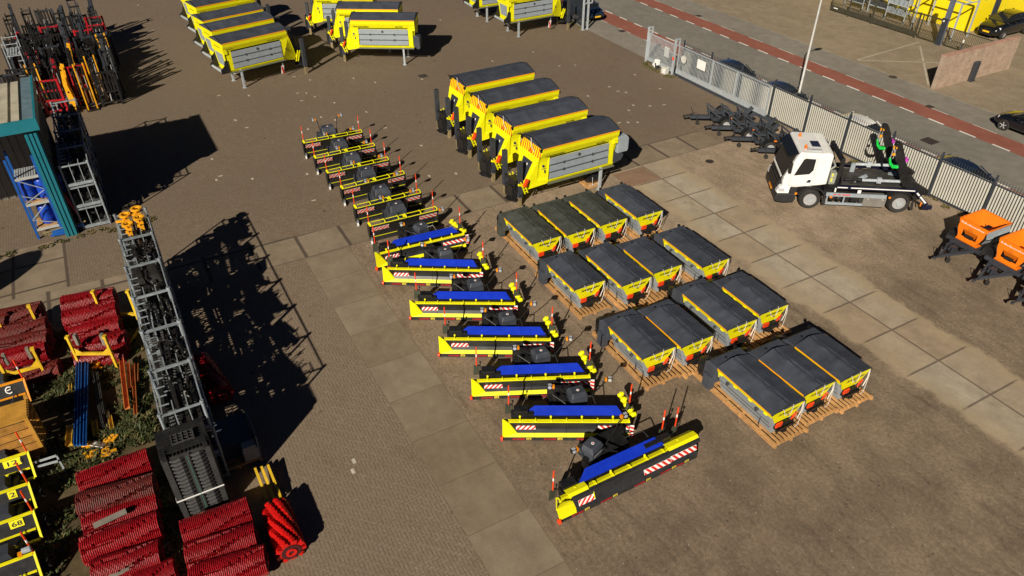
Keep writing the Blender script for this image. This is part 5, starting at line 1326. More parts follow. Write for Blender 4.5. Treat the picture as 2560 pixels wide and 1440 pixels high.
# rack with barrels under the canopy
u0, v0 = uvp(98, 597)
r = grid_thing('pallet_rack', 'tall blue upright pallet rack with grey braces and shelves under the canopy', 'rack', u0, v0)
RB = mat('rack_blue', (.01,.09,.36), .45, var=.15)
RW = -27.30-v0
for y in (0, RW):
    for x in (0, -1.0):
        q = MB(); q.bx(x-.05,x+.05,y-.05,y+.05,0,3.9); q.build('upright', RB, r)
q = MB()
for z in (.5,1.75,3.0):
    for x in (0,-1.0): q.bx(x-.04,x+.04,.05,RW-.05,z-.1,z)
q.build('beam', mat('pale_beam', (.45,.45,.42), .5), r)
for z in (.51,1.76,3.01):
    q = MB(); 
    if z > 2:
        for k in range(int(RW/.094)-1): q.bx(-.98,-.02,.06+k*.094,.12+k*.094,z,z+.02)
        q.build('grid_shelf', GALV, r)
    else: 
        for k in range(6): q.bx(-.95+k*.16,-.83+k*.16,.1,RW-.1,z,z+.03)
        q.build('shelf', WOOD, r)
q = MB(); q.bar((.03,.0,3.0),(.03,RW,2.3),.03,.03); q.bar((.03,.0,2.2),(.03,RW,1.75),.03,.03); q.bar((.03,0,1.75),(.03,1.2,2.4),.03,.03); q.bar((.03,.0,1.0),(.03,RW,.6),.03,.03); q.bar((.03,.1,1.0),(.03,.8,1.6),.03,.03); q.build('brace', GALV, r)
BB = mat('blue_plastic', (.008,.055,.42), .35, var=.1)
def barrel():
    b = MB(); b.disc((0,0,0),'z',[(0,.24),(.02,.27),(.08,.285),(.25,.285),(.27,.295),(.30,.285),(.58,.285),(.60,.295),(.63,.285),(.82,.28),(.88,.25),(.90,.22)],20); return b
bq = barrel().build('barrel', BB, None)
for i, (x, y, z, lab) in enumerate(((-.42,.34,1.79,'blue plastic barrel on the middle shelf, nearest the blue upright'),(-.42,.92,1.79,'blue plastic barrel in the middle of the middle shelf'),(-.45,1.42,1.79,'blue barrel on the middle shelf beside the teal column'),(-.40,.62,.54,'blue barrel on the lowest shelf beside the blue upright'),(-.45,1.25,.54,'blue barrel on the lowest shelf behind the cut timber'))):
    o = bq if i == 0 else bq.copy()
    if i: COL.objects.link(o)
    o.location = tuple(gw(u0+x, v0+y, z)); o.rotation_euler = (0,0,i*.7); tag(o, lab, 'barrel', 'blue barrels in the rack')
r = grid_thing('red_frame', 'pink red painted frame leaning in the rack next to the barrels', 'frame', u0-.1, v0+1.35, .54)
q = MB(); q.bar((0,0,0),(0,-.25,1.3),.06,.08); q.bar((0,.5,0),(0,.25,1.3),.06,.08); q.bar((0,-.25,1.28),(0,.25,1.28),.06,.06); q.build('bars', mat('pink_red', (.6,.02,.08), .45), r)
r = grid_thing('junk_pile', 'blue bars and broken timber heaped at the foot of the rack', 'junk', u0, v0+.2)
q = MB(); rn = random.Random(3)
for k in range(9): q.bar((rn.uniform(-.6,.2),rn.uniform(0,.4),.05+k*.03),(rn.uniform(-.4,.3),rn.uniform(1.0,1.9),.06+k*.05),.09,.05)
q.build('timber', POST, r)
q = MB(); q.bar((.15,.4,.22),(.12,1.7,.28),.12,.14); q.bar((.2,.3,.12),(.2,1.2,.1),.08,.08); q.build('blue_bar', RB, r)
# ---------------------------------------------------------------- stillages: tubular stacking racks
GST = mat('weathered_galvanised', (.25,.285,.31), .5, metal=.1, var=.3, scale=5, dirt=.2)
def make_stillage(L=2.0, W=1.12, h=1.06):
    r = thing('stillage', 'x', 'stillage')
    for x, y in ((0,0),(L,0),(0,W),(L,W)):
        q = MB(); q.tube([(x,y,0),(x,y,h+.05)], .042, 8); q.disc((x,y,h+.0),'z',[(-.03,.05),(.02,.06),(.05,.05)],10); q.build('post', GST, r)
    q = MB()
    for y in (0,W): q.bx(.04,L-.04,y-.03,y+.03,.06,.14); q.bx(.04,L-.04,y-.02,y+.02,h-.06,h-.02)
    for x in (0,L): q.bx(x-.035,x+.035,.04,W-.04,.04,.16)
    for x in (0,L): q.bx(x-.022,x+.022,.04,W-.04,h-.08,h-.02)
    for k in (1,2): q.bx(L-.5+.5*0,L,k*W/3-.015,k*W/3+.015,h-.05,h-.02); q.bx(L-.012,L+.012,k*W/3-.015,k*W/3+.015,.16,h-.1)
    for k in range(1,5): q.bx(.0+k*L/5-.015,.0+k*L/5+.015,0,.30,h-.05,h-.02)
    q.build('frame', GST, r)
    q = MB()
    for k in range(1,14): q.bx(k*L/14-.02,k*L/14+.02,.03,W-.03,.10,.13)
    q.build('base_bars', mat('dull_steel', (.12,.125,.125), .55, metal=.3), r)
    return r
SCR = mat('oily_black_iron', (.014,.013,.012), .5, var=.5, scale=5, dirt=.35)
def make_load(seed, kind, L=2.0, W=1.12, hh=.9):
    q = MB(); rn = random.Random(seed)
    for k in range(4): q.bar((.1,.15+k*.26,.25+hh*rn.uniform(0,.4)),(L-.1,.15+k*.26+rn.uniform(-.1,.1),.25+hh*rn.uniform(0,.5)),.10,.16)
    if kind == 'pipes':
        for k in range(9):
            y = rn.uniform(.15,W-.15); x = rn.uniform(.1,.5); z = hh*rn.uniform(.6,1.)
            q.bar((x,y,z),(x+rn.uniform(.8,1.3),y+rn.uniform(-.1,.1),z+rn.uniform(-.1,.1)),.06,.09)
            a = rn.uniform(.3,L-.3); q.disc((a,y,z+.03),'z',[(-.04,.13),(.04,.13),(.04,.08),(-.04,.08)],14)
    elif kind == 'hoods':
        for k in range(2): 
            y = .3+k*.5; q.add([(.15,y-.24,.5),(1.0,y-.24,.5),(1.0,y+.24,.5),(.15,y+.24,.5),(.25,y-.12,1.12),(.85,y-.16,1.0),(.85,y+.16,1.0),(.25,y+.12,1.12)], [(0,1,5,4),(1,2,6,5),(2,3,7,6),(3,0,4,7),(4,5,6,7)])
        for k in range(8): q.bar((rn.uniform(1.0,1.2),rn.uniform(.1,1.),.75),(rn.uniform(1.5,1.9),rn.uniform(.1,1.),.85),.07,.1)
        q.tube([(1.0,.55,1.0),(.6,.6,1.08),(.5,.8,.9)],.04,6)
    elif kind == 'arms':
        for k in range(5):
            y = .12+k*.21; q.bar((.1,y,hh*.75),(L-.15,y+rn.uniform(-.06,.06),hh*.95),.07,.12); q.disc((L-.25,y,hh),'y',[(-.05,.12),(.05,.12),(.05,.07),(-.05,.07)],14); q.disc((.3+k*.1,y,hh*.9),'y',[(-.05,.10),(.05,.10)],12)
        for k in range(10): q.cbx((rn.uniform(.2,L-.2),rn.uniform(.1,W-.1),hh*rn.uniform(.7,1.05)),(.14,.06,.10))
    elif kind == 'grid':
        for k in range(12): q.bx(.1+k*.15,.13+k*.15,.1,W-.1,.3,.33)
        for k in range(6): q.bx(.1,L-.1,.12+k*.17,.15+k*.17,.33,.36)
        q.bx(.2,.9,.15,.6,.16,.30)
    else:
        for k in range(14): q.bar((rn.uniform(.1,L-.1),rn.uniform(.1,W-.1),.3),(rn.uniform(.1,L-.1),rn.uniform(.1,W-.1),hh),.08,.08)
    for k in range(10):
        a, b_ = rn.uniform(.1,L-.1), rn.uniform(W*.6,W+.05); q.bar((a,b_,rn.uniform(.2,hh)),(a+rn.uniform(-.3,.3),b_+rn.uniform(-.15,.1),rn.uniform(.2,hh+.05)),.04,.05)
        q.tube([(a,b_,.5),(a+.05,b_+.02,hh*.9),(a+.15,b_-.02,hh)], .02, 5)
    return q
_st = make_stillage(); ZL = [.02,1.09,2.16]
ROWP = [('arms',None),('pipes','black machine couplings heaped in the second top stillage from the far end'),('hoods','two black hoods and hoses in the third top stillage from the far end'),('arms','black hydraulic arms in the fourth top stillage from the far end'),('pipes','black arms with ring eyes in the fifth top stillage from the far end'),('grid','few grids lying in the nearest top stillage')]
V1 = -24.80; first = True
TOPN = ['farthest','second','third','fourth','fifth','nearest']
U1 = uvp(402.8,1038.9,3.2)[0]-2.0
rn = random.Random(21)
for c in range(6):
    for lv in range(3):
        u = U1-(5-c)*2.04; p = gw(u, V1+rn.uniform(-.03,.03), ZL[lv])
        lab = ('top galvanised stillage, %s of the long row from its far end' % TOPN[c]) if lv == 2 else 'galvanised stillage buried under the top layer of the long stacked row'
        if first: o = _st; first = False; o.location = tuple(p); o.rotation_euler = (0,0,GA); o['label'] = lab
        else: o = copy_tree(_st, tuple(p), GA, lab)
        o['group'] = 'lower stillages of the long row' if lv < 2 else 'top stillages of the long row'
        kd = ROWP[c][0] if lv == 2 else rn.choice(['pipes','arms','mix','hoods'])
        ld = make_load(c*7+lv, kd).build('scrap_load', SCR, None); ld.location = tuple(p); ld.rotation_euler = (0,0,GA)
        tag(ld, (ROWP[c][1] or 'black plate and rails under the yellow couplings in the farthest stillage') if lv == 2 else 'dark load of iron parts inside a buried stillage of the long row', 'machine parts', 'loads in the stillages' if lv == 2 else 'loads in buried stillages')
# yellow couplings with ring eyes on the farthest stillage
yc = mat('orange_yellow_iron', (.80,.36,.01), .5, var=.15, dirt=.15)
for i, (dy, dx) in enumerate(((.36,.25),(.80,-.05))):
    r = grid_thing('ring_coupling', ['left of two orange yellow couplings with ring eyes on the far stillage','right of two orange yellow couplings with ring eyes on the far stillage'][i], 'machine part', U1-5*2.04+dx, V1+dy, ZL[2]+.95)
    q = MB(); q.bar((.05,0,.05),(1.55,.04,.05),.16,.12)
    for x in (.0,.78): q.disc((x,.02,.16),(0,0,1),[(-.04,.21),(.04,.21),(.04,.13),(-.04,.13)],18)
    for k in range(7): q.cbx((.3+k*.18,.02+(.07 if k % 2 else -.07),.14),(.07,.10,.10))
    q.bar((.35,-.05,.1),(.32,-.35,.12),.08,.08); q.bar((.1,.1,.1),(-.08,.16,.14),.07,.05); q.build('cast_body', yc, r)
# stack of black nested parts at the near end
r = grid_thing('crate_stack', 'tall stack of black ribbed plastic parts bound with white strap', 'stack', U1+2.10, V1-.32)
PB = mat('dusty_black_plastic', (.035,.035,.036), .6, var=.3, dirt=.3)
q = MB(); q.bx(0,1.0,0,1.28,.15,2.62); q.build('core', PB, r)
q = MB()
for c in range(2):
    for k in range(16):
        y0 = .20+c*.50; z = .30+k*.145; q.tube([(1.03,y0,z+.05),(1.06,y0+.12,z+.02),(1.07,y0+.26,z+.045),(1.03,y0+.36,z+.02)], [.035,.055,.055,.03], 8)
for y in (.02,.58,1.12): q.bx(1.0,1.075,y,y+.14,.15,2.6)
q.build('ribs', PB, r)
q = MB()
for k in range(10): q.bx(-.0+k*.1,.03+k*.1,.0,1.28,2.70,2.76)
for k in range(13): q.bx(0,1.0,.02+k*.1,.045+k*.1,2.64,2.70)
for y in (.05,1.1): q.bx(.8,1.05,y,y+.12,2.6,2.78)
q.bx(.35,.75,.45,.95,2.77,2.84) if False else None
q.build('top_grid', BLK, r)
q = MB()
for k in range(5): q.bx(.40,.75,.38+k*.14,.41+k*.14,2.78,2.86)
for k in range(4): q.bx(.40+k*.11,.43+k*.11,.38,.97,2.80,2.84)
q.build('grid_crate', PB, r)
q = MB(); q.bx(1.125,1.13,.0,1.28,1.02,1.07); q.bx(0,1.08,-.006,0,1.02,1.07); q.build('strap', WHT, r)
q = MB(); q.bx(1.125,1.13,.64,.66,.15,2.6); q.build('cord', mat('green_cord', (.03,.12,.09), .6), r)
q = MB()
for k in range(7): q.bx(.0,1.05,k*.19,k*.19+.14,0,.12)
q.build('pallet', WOOD, r)
# stillages in the shadow beside the canopy building
u2, v2 = uvp(211,575)
rn = random.Random(4)
for c in range(4):
    for lv in range(3):
        u = u2-2.04-c*2.06; p = gw(u, v2, ZL[lv])
        lab = ('galvanised stillage with sunlit front beams beside the teal column, %s level' % ('ground','middle','top')[lv]) if c == 0 else ('galvanised stillage in the deep shade beside the canopy building' if c > 1 or lv < 2 else 'top stillage in the shade behind the sunlit stillages')
        o = copy_tree(_st, tuple(p), GA, lab); o['group'] = 'stillages by the canopy building'
        if c > 1 or lv < 2: o['group'] = 'shaded stillages by the canopy' if c else 'sunlit stack of stillages'
        ld = make_load(c*5+lv+60, rn.choice(['pipes','arms','mix'])).build('scrap_load', SCR, None); ld.location = tuple(p); ld.rotation_euler = (0,0,GA)
        tag(ld, 'pile of black iron parts in the %s' % ('sunlit stack beside the teal column' if c == 0 else 'shaded stillages by the canopy building'), 'machine parts', 'loads by the canopy, front' if c == 0 else 'loads by the canopy, in shade')
# ---------------------------------------------------------------- red rotary brushes
BRED = mat('brush_red', (.27,.005,.010), .40, var=.25, dirt=.1); BRUST = mat('faded_brush_red', (.15,.014,.010), .65, var=.4, dirt=.45)
def make_brush(m, L=1.8, R=.41, n=38, gv=6, tw=.8, gap=.15, deep=.74):
    b = MB(); K = 54; vs = []; fs = []
    for i in range(n):
        for e in (0,1):
            x = i*L/n+(e*.55)*L/n
            for k in range(K):
                th = 2*pi*k/K; ph = (th*gv/(2*pi)+tw*(x/L)+.10*sin(4*x+th)) % 1
                rr = R*(deep if ph < gap else 1.0)*(1+.006*((i*7+k*3) % 5-2))
                vs.append((x, rr*cos(th), rr*sin(th)))
        o = i*2*K
        for k in range(K): fs.append((o+k, o+(k+1) % K, o+K+(k+1) % K, o+K+k))
        fs.append(tuple(range(o, o+K))[::-1]); fs.append(tuple(range(o+K, o+2*K)))
    b.add(vs, fs)
    o = b.build('rotary_brush', m, None)
    q = MB(); q.tube([(-.02,0,0),(L+.0,0,0)], R*.66, 16); q.build('core_tube', mat('dark_brush_core', (.05,.006,.006), .7), o)
    q = MB(); q.disc((L,0,0),'x',[(-.05,.15),(.03,.15),(.03,.08),(-.02,.08)],14); q.disc((0,0,0),'x',[(.05,.15),(-.03,.15),(-.03,.08),(.02,.08)],14); q.build('hub', m, o)
    return o
_b3 = make_brush(mat('bright_brush_red', (.60,.010,.008), .35, var=.15), gv=9, tw=2.4, gap=.42, deep=.66, n=34)
_b1 = make_brush(BRED); _b2 = make_brush(BRUST); _b1u = [False]; _b2u = [False]
def brush(pl, pr, zt, m, lab, roll=0., grp='red rotary brushes'):
    """top ridge seen from pl to pr at height zt"""
    A = at(*pl, zt); B = at(*pr, zt); d = (B-A); L = d.length
    src, us = (_b1, _b1u) if m == 0 else (_b2, _b2u) if m == 1 else (_b3, [False])
    if not us[0]: o = src; us[0] = True
    else: o = copy_tree(src, (0,0,0), 0)
    o.location = (A.x, A.y, zt-.40); o.rotation_euler = (roll, 0, atan2(d.y, d.x)); o.scale = (L/1.8,1,1) if abs(L/1.8-1) > .06 else (1,1,1)
    tag(o, lab, 'brush', grp); return o
f7 = lambda x, y: (x/3.122, 1000+y/3.122)
f4 = lambda x, y: (x/4.5, 640+y/4.5)
brush(f7(1400,985), f7(1962,775), 1.05, 0, 'glossy red brush at the top of the right stack, against the black stack', 0)
brush(f7(1432,1165), f7(2010,985), .95, 0, 'glossy red brush second down in the right stack', .5)
brush(f7(1465,1335), f7(2062,1170), .85, 0, 'glossy red brush third down in the right stack, above the pallet', 1.1)
brush(f7(1490,1480), f7(2080,1310), .60, 0, 'glossy red brush cut by the bottom edge, in the right stack', 1.7) if False else None
brush(f7(590,600), f7(1145,400), 1.15, 0, 'red brush overgrown at its upper edge, top of the left stack', .2)
brush(f7(585,760), f7(1190,600), 1.20, 1, 'faded rusty red brush below the overgrown one in the left stack', .9)
brush(f7(630,930), f7(1215,740), .90, 0, 'bright red brush in the middle of the left stack, above the grey plank', .4)
brush(f7(612,1115), f7(1225,900), 1.0, 0, 'red brush under the grey plank in the left stack', 1.3)
brush(f7(700,1290), f7(1235,1130), .85, 0, 'red brush near the bottom of the left stack', .7)
brush(f7(1010,1400), f7(1350,1270), .60, 0, 'red brush with white tag at the bottom edge between the stacks', .1)
brush((494,885), (549,968), .74, 0, 'single dark red brush lying in the shadow of the stillages', .4)
o = brush(f7(2130,775), f7(2255,1120), .74, 2, 'single bright red brush lying free on the paving, hub towards us', .3)
brush(f4(675,470), f4(1245,370), 1.5, 0, 'crimson brush on top of the upper right brush rack', .2)
brush(f4(690,640), f4(1285,520), 1.3, 0, 'crimson brush second from the top in the upper right brush rack', 1.)
brush(f4(770,800), f4(1330,690), .95, 0, 'crimson brush behind the yellow posts of the upper right rack', .5)
brush(f4(790,960), f4(1370,860), .85, 0, 'crimson brush behind the cross bar of the upper right rack', 1.4)
brush(f4(835,1100), f4(1390,1010), .50, 0, 'lowest crimson brush of the upper right rack', .8)
brush(f4(-120,640), f4(448,525), 1.5, 1, 'rusty brush on top of the upper left brush rack', .2)
brush(f4(-60,820), f4(505,700), 1.2, 1, 'rusty brush second from top of the upper left brush rack', .9)
brush(f4(-60,930), f4(525,845), 1.0, 1, 'rusty brush in the middle of the upper left brush rack', .4)
brush(f4(-60,1090), f4(500,960), .85, 0, 'red brush behind the yellow posts of the upper left rack', 1.3)
brush(f4(60,1310), f4(650,1180), .60, 1, 'lowest rusty brush of the upper left rack', .6)
def yframe(pa, ta, pb, tb, lab):
    A = at(*pa); B = at(*pb); d = B-A; L = Vector((d.x,d.y)).length
    a_ = atan2(d.y, d.x); r = thing('brush_rack', lab, 'rack', (A.x+.42*sin(a_), A.y-.42*cos(a_), 0), a_)
    for x in (0, L):
        q = MB(); q.bx(x-.04,x+.04,-.05,.05,0,1.45); q.bx(x-.06,x+.06,-.07,.07,1.40,1.48); q.build('front_post', YELD, r)
        q = MB(); q.bx(x-.04,x+.04,2.2,2.3,0,1.75); q.bx(x-.06,x+.06,2.17,2.33,1.7,1.78); q.build('rear_post', YELD, r)
    q = MB(); q.bx(.04,L-.04,-.04,.04,.62,.72); q.bx(.04,L-.04,2.2,2.3,.62,.72); q.bx(0,.08,.05,2.2,.0,.08); q.bx(L-.08,L,.05,2.2,.0,.08)
    for s, x in ((1,.04),(-1,L-.04)): q.plate([(x,0,.72),(x+s*.25,0,.72),(x,0,.95)], .02)
    q.build('cross_bar', YELD, r)
    q = MB()
    for x in (.14,L-.22): q.bx(x,x+.1,.06,.2,1.0,1.45)
    q.build('grey_prop', mat('grey_timber', (.20,.18,.15), .8, var=.2), r)
yframe(f4(975,1170),f4(780,690),f4(1375,1165),f4(1165,600), 'yellow rack frame around the crimson brushes, right one')
yframe(f4(150,1420),f4(-60,900),f4(535,1310),f4(320,850), 'yellow rack frame around the rusty brushes at the left edge')
# grey planks on the left brush stack
for (a, b_, z, lab) in ((f7(730,985),f7(985,865),1.0,'weathered grey plank lying across the left brush stack'),(f7(850,1374),f7(1180,1240),.62,'weathered grey plank at the bottom of the left brush stack')):
    A = at(*a, z); B = at(*b_, z); q = MB(); q.bar((0,0,0),(B-A).to_tuple(),.16,.06); o = q.build('plank', mat('grey_timber', (.20,.18,.15), .8, var=.2), None); o.location = A; tag(o, lab, 'plank')
p = at(*f7(1920,1374)); q = MB()
for k in range(5): q.bx(0,1.7,k*.22,k*.22+.15,.12,.15)
for x in (0,.8,1.6): q.bx(x,x+.1,0,1.05,0,.12)
o = q.build('pallet', mat('stained_red_wood', (.14,.045,.032), .8, var=.3), None); o.location = (at(*f7(1500,1460)).x+.2, at(*f7(1500,1460)).y-.05, .01); o.rotation_euler = (0,0,radians(29)); tag(o, 'red stained pallet under the right brush stack at the bottom edge', 'pallet')
# ---------------------------------------------------------------- things lying in the weeds
def beam(a, b_, w, h, z, m, nm, lab, cat, grp=None, holes=False):
    A = at(*a, z); B = at(*b_, z); d = B-A; L = Vector((d.x,d.y)).length
    q = MB(); q.bx(0,L,-w/2,w/2,0,h*.25); q.bx(0,L,-w/2,-w/2+.015,h*.25,h); q.bx(0,L,w/2-.015,w/2,h*.25,h)
    if holes:
        q.mi = 1
        for k in range(int(L/.09)): q.bx(.03+k*.09,.06+k*.09,-w*.16,w*.16,h*.25,h*.25+.004)
        q.mi = 0
    o = q.build(nm, [m, BLK], None); o.location = (A.x,A.y,z); o.rotation_euler = (0,0,atan2(d.y,d.x)); return tag(o, lab, cat, grp)
g5 = lambda x, y: (x/5.539, 900+y/5.539)
BL2 = mat('rack_beam_blue', (.012,.10,.33), .5, var=.25, dirt=.15)
for i, (x0, x1) in enumerate(((1090,1055),(1125,1100),(1165,1140),(1215,1185))):
    beam(g5(x0,60), g5(x1,1190), .10, .12, .25+.06*(i % 2), BL2, 'rack_beam', ('blue perforated rack beam, %s of four lying in the weeds' % ('leftmost','second','third','rightmost')[i]), 'beam', 'blue rack beams', True)
for i, (x0, x1) in enumerate(((1240,1440),(1275,1420),(1310,1430),(1350,1440))):
    beam(g5(x0,120+20*i), g5(x1,930-60*i), .06, .07, .2+.05*(i % 2), mat('dark_grey_rail', (.045,.045,.045), .6, var=.2), 'steel_rail', ('dark steel rail in the weeds beside the blue beams, %s of four' % ('leftmost','second','third','rightmost')[i]), 'rail', 'dark rails')
OB = mat('faded_orange_steel', (.55,.17,.04), .6, var=.25, dirt=.4)
for i, (a, b_) in enumerate(((g5(1690,10),g5(1770,680)),(g5(1780,50),g5(1810,400)),(g5(1850,80),g5(1890,770)),(g5(1905,80),g5(1900,330)))):
    beam(a, b_, .16 if i == 0 else .11, .12, .30-.05*i, OB, 'orange_beam', ('faded orange steel beam, %s of four beside the stillages' % ('widest','second','longest thin one','shortest')[i]), 'beam', 'orange beams')
YB = mat('rusty_yellow_steel', (.62,.37,.03), .55, var=.25, dirt=.3)
beam(g5(985,930), g5(965,1200), .20, .14, .1, YB, 'yellow_beam', 'short yellow beam at the left foot of the blue beams', 'beam')
beam(g5(985,360), g5(985,470), .10, .10, .1, YB, 'yellow_beam', 'stub of a yellow beam at the upper end of the weeds', 'beam')
beam(g5(1310,850), g5(1335,1060), .16, .10, .1, YB, 'yellow_beam', 'yellow beam end sunk in the weeds right of the blue beams', 'beam')
beam(g5(1530,800), g5(1560,960), .12, .10, .1, YB, 'yellow_beam', 'thin yellow beam in the weeds below the orange ones', 'beam')
for i, ((x, y), lab) in enumerate((((1290,1330),'jagged yellow casting left of the small box in the weeds'),((1450,1310),'larger jagged yellow casting against the red brushes'),((1350,90),'yellow corner bracket between blue and orange beams'),((1190,1180),'small yellow foot plate at the end of the blue beams'),((1530,1130),'flat yellow hook lying above the small box'))):
    p = at(*g5(x,y), .1); rn = random.Random(i+9); q = MB()
    for k in range(7): q.cbx((rn.uniform(-.2,.2),rn.uniform(-.14,.14),rn.uniform(.02,.12)),(rn.uniform(.1,.3),rn.uniform(.06,.14),.05),Matrix.Rotation(rn.uniform(-1,1),3,'Z'))
    q.disc((.05,0,.1),'z',[(-.04,.12),(.05,.12),(.05,.07),(-.04,.07)],12)
    o = q.build('yellow_casting', yc, None); o.location = p; o.rotation_euler = (.1,.1,i); tag(o, lab, 'machine part')
p = at(*g5(1385,1205), .1); q = MB(); q.bx(-.22,.22,-.1,.1,0,.14); q.mi = 1; q.bx(-.23,.23,-.11,-.10,.12,.16); q.bx(-.16,-.03,-.05,.05,.14,.145)
o = q.build('small_box', [mat('brown_box', (.14,.08,.06), .7), WHTD], None); o.location = p; o.rotation_euler = (0,0,radians(-12)); tag(o, 'small brown box with pale label lying in the weeds', 'box')
# orange slatted stack at the left edge
A = at(118,1141); r = thing('slatted_stack', 'tall orange brown stack of slatted trays at the left edge', 'stack', (A.x,A.y,0), radians(29))
OS = mat('orange_brown_boards', (.40,.19,.035), .65, var=.3, scale=4, dirt=.35)
for k in range(5):
    q = MB()
    for j in range(4): q.bx(-2.6,-.06,-.03+.012*j,.03,.16+k*.30+j*.060,.16+k*.30+j*.060+.045)
    q.build('tray_front', OS, r)
q = MB()
for x in (.0,-1.6): q.bx(x-.05,x+.05,-.05,.05,0,1.75); q.bx(x-.05,x+.05,1.0,1.1,0,1.75)
for k in range(6): q.bx(-.04,.04,.05,1.0,.06+k*.30,.13+k*.30)
[q.bx(-2.6,.0,.06+j*.12,.14+j*.12,1.60,1.66) for j in range(8)]; q.build('tray_frame', mat('orange_brown_frame', (.44,.22,.03), .6, var=.25, dirt=.3), r)
# numbered small ploughs at the left edge
def make_edge_plough(railm, W=2.4):
    """right end of the blade at x=0, blade runs to -x; panel tilted between two rails"""
    r = thing('snow_plough', 'x', 'snow plough')
    q = MB(); q.plate([(-W,-.14,.52),(0,-.14,.52),(0,.06,.90),(-W,.06,.90)], .03); q.plate([(-W,-.10,.1),(0,-.10,.1),(0,-.14,.50),(-W,-.14,.50)], .03); q.build('mouldboard', BLK, r)
    q = MB(); q.bar((-W,.06,.92),(0,.06,.92),.075,.05); q.build('top_rail', railm, r)
    q = MB(); q.bar((-W,-.16,.50),(-.05,-.16,.50),.06,.05); q.build('lower_rail', railm, r)
    q = MB(); q.bar((.03,.10,.96),(.03,-.42,.30),.06,.05); q.bar((.0,-.42,.30),(-1.3,-.42,.30),.07,.05); q.build('side_bar', railm, r)
    q = MB(); q.bar((-.5,.1,.5),(-.4,1.0,.45),.12,.12); q.bar((-.9,.1,.5),(-1.0,1.0,.45),.12,.12); q.add([(-1.1,.35,.4),(-.5,.35,.4),(-.5,.85,.4),(-1.1,.85,.4),(-1.0,.42,.85),(-.6,.42,.85),(-.6,.8,.85),(-1.0,.8,.85)], [(0,1,5,4),(1,2,6,5),(2,3,7,6),(3,0,4,7),(4,5,6,7)])
    q.tube([(-.35,-.2,.6),(-.45,-.45,.5),(-.6,-.5,.2)],.02,5); q.build('coupling_frame', ANT, r)
    q = MB(); q.disc((.18,.15,.35),(1,.3,0),[(-.04,.18),(.04,.18)],16); q.build('support_wheel', BLKR, r)
    q = MB(); marker(q,.02,.08,.92,1.78,.026); q.build('marker_pole', [REDO, WHT], r)
    return r
YLR = mat('lemon_yellow_paint', (.80,.74,.01), .4, var=.08, dirt=.2); OLR = mat('orange_rail', (.78,.30,.012), .45)
_ep = [make_edge_plough(YLR), make_edge_plough(OLR)]
NP = [(66,1135,'121'),(68,1213,'2'),(80,1284,'68'),(82,1388,None),(56,951,'C')]
for i, (px, py, num) in enumerate(NP):
    an = radians(28.5); B = at(px, py, .92)
    lab = {'121':'yellow railed plough numbered 121 at the left edge','2':'yellow railed plough numbered 2 at the left edge','68':'yellow railed plough numbered 68 at the left edge',None:'plough with red marker and white lamp at the lower left corner','C':'orange railed plough with white emblem by the rusty brushes'}[num]
    if i == 0 : o = _ep[0]
    elif num == 'C': o = _ep[1]
    else: o = copy_tree(_epc, (0,0,0), 0)
    if i == 0: _epc = copy_tree(o, (0,0,-50), 0)
    o.location = (B.x, B.y, 0); o.rotation_euler = (0,0,an); tag(o, lab, None, 'small ploughs at the left edge')
    ny = Vector((0,.2,.38)).normalized(); nn = Vector((0,-.38,.2)).normalized()
    if num and num != 'C':
        w = .10+.12*len(num); x0 = -.42-w*.5; O = Vector((x0,-.06,.68))+nn*.02
        q = MB(); q.plate([O+nn*.008, O+Vector((w,0,0))+nn*.008, O+Vector((w,0,0))+ny*.22+nn*.008, O+ny*.22+nn*.008], .012); nb = q.build('number_plate', YLR, o)
        lettering(num, .19, O+Vector((.04,0,0))+ny*.04+nn*.018, (1,0,0), ny, TXTB, nb, 0, .015, width=w-.08)
    elif num == 'C':
        O = Vector((-.45,-.04,.72))+nn*.03
        q = MB(); q.tube([O+Vector((.10*cos(a),0,0))+ny*(.11*sin(a)) for a in [radians(k) for k in range(50,320,20)]], .022, 6); q.tube([O+Vector((-.07,0,0)),O+Vector((.05,0,0))+ny*.02], .018, 5); q.build('emblem', WHT, o)
    else:
        q = MB(); q.cbx((-.02,-.1,1.30),(.22,.12,.13)); hd = q.build('work_lamp', GALV, o, bevel=.03); q = MB(); q.cbx((-.18,-.12,1.24),(.10,.1,.10)); q.build('indicator', AMB, hd)
for ch in kids(_epc): bpy.data.objects.remove(ch)
bpy.data.objects.remove(_epc)
p = at(98,1185); q = MB(); q.bar((0,0,.5),(.6,.25,.55),.05,.05); q.bar((.6,.25,.55),(.75,.1,.0),.05,.05); q.bar((0,0,.5),(-.1,-.1,0),.05,.05); q.bar((.15,-.1,.45),(.7,.1,.48),.05,.05)
o = q.build('grey_bracket', GALV, None); o.location = (p.x,p.y,0); tag(o, 'grey steel stand beside the plough numbered 121', 'stand')
# pallet of sheets, pale boxes and yellow forks right of the black stack
p = at(605,1185); r = thing('loaded_pallet', 'dark pallet load with pale cartons in the shade of the black stack', 'pallet load', (p.x-.9,p.y+.2,0), radians(29))
q = MB(); q.bx(0,1.3,0,1.2,.14,.75); q.build('wrapped_load', mat('blue_grey_foil', (.05,.06,.08), .35, var=.3), r)
q = MB(); q.bx(.9,1.35,-.35,.0,.14,.62); q.bx(.92,1.3,-.33,-.02,.62,.70); q.build('carton', mat('pale_carton', (.42,.39,.33), .7), r)
q = MB(); q.bx(1.36,1.40,-.3,.9,.14,1.0); q.build('end_board', mat('grey_board', (.2,.19,.18), .7), r)
q = MB()
for k in range(7): q.bx(.0,1.4,-.38+k*.24,-.24+k*.24,.09,.14)
for x in (0,.65,1.3): q.bx(x,x+.1,-.38,1.2,0,.09)
q.build('pallet', WOOD, r)
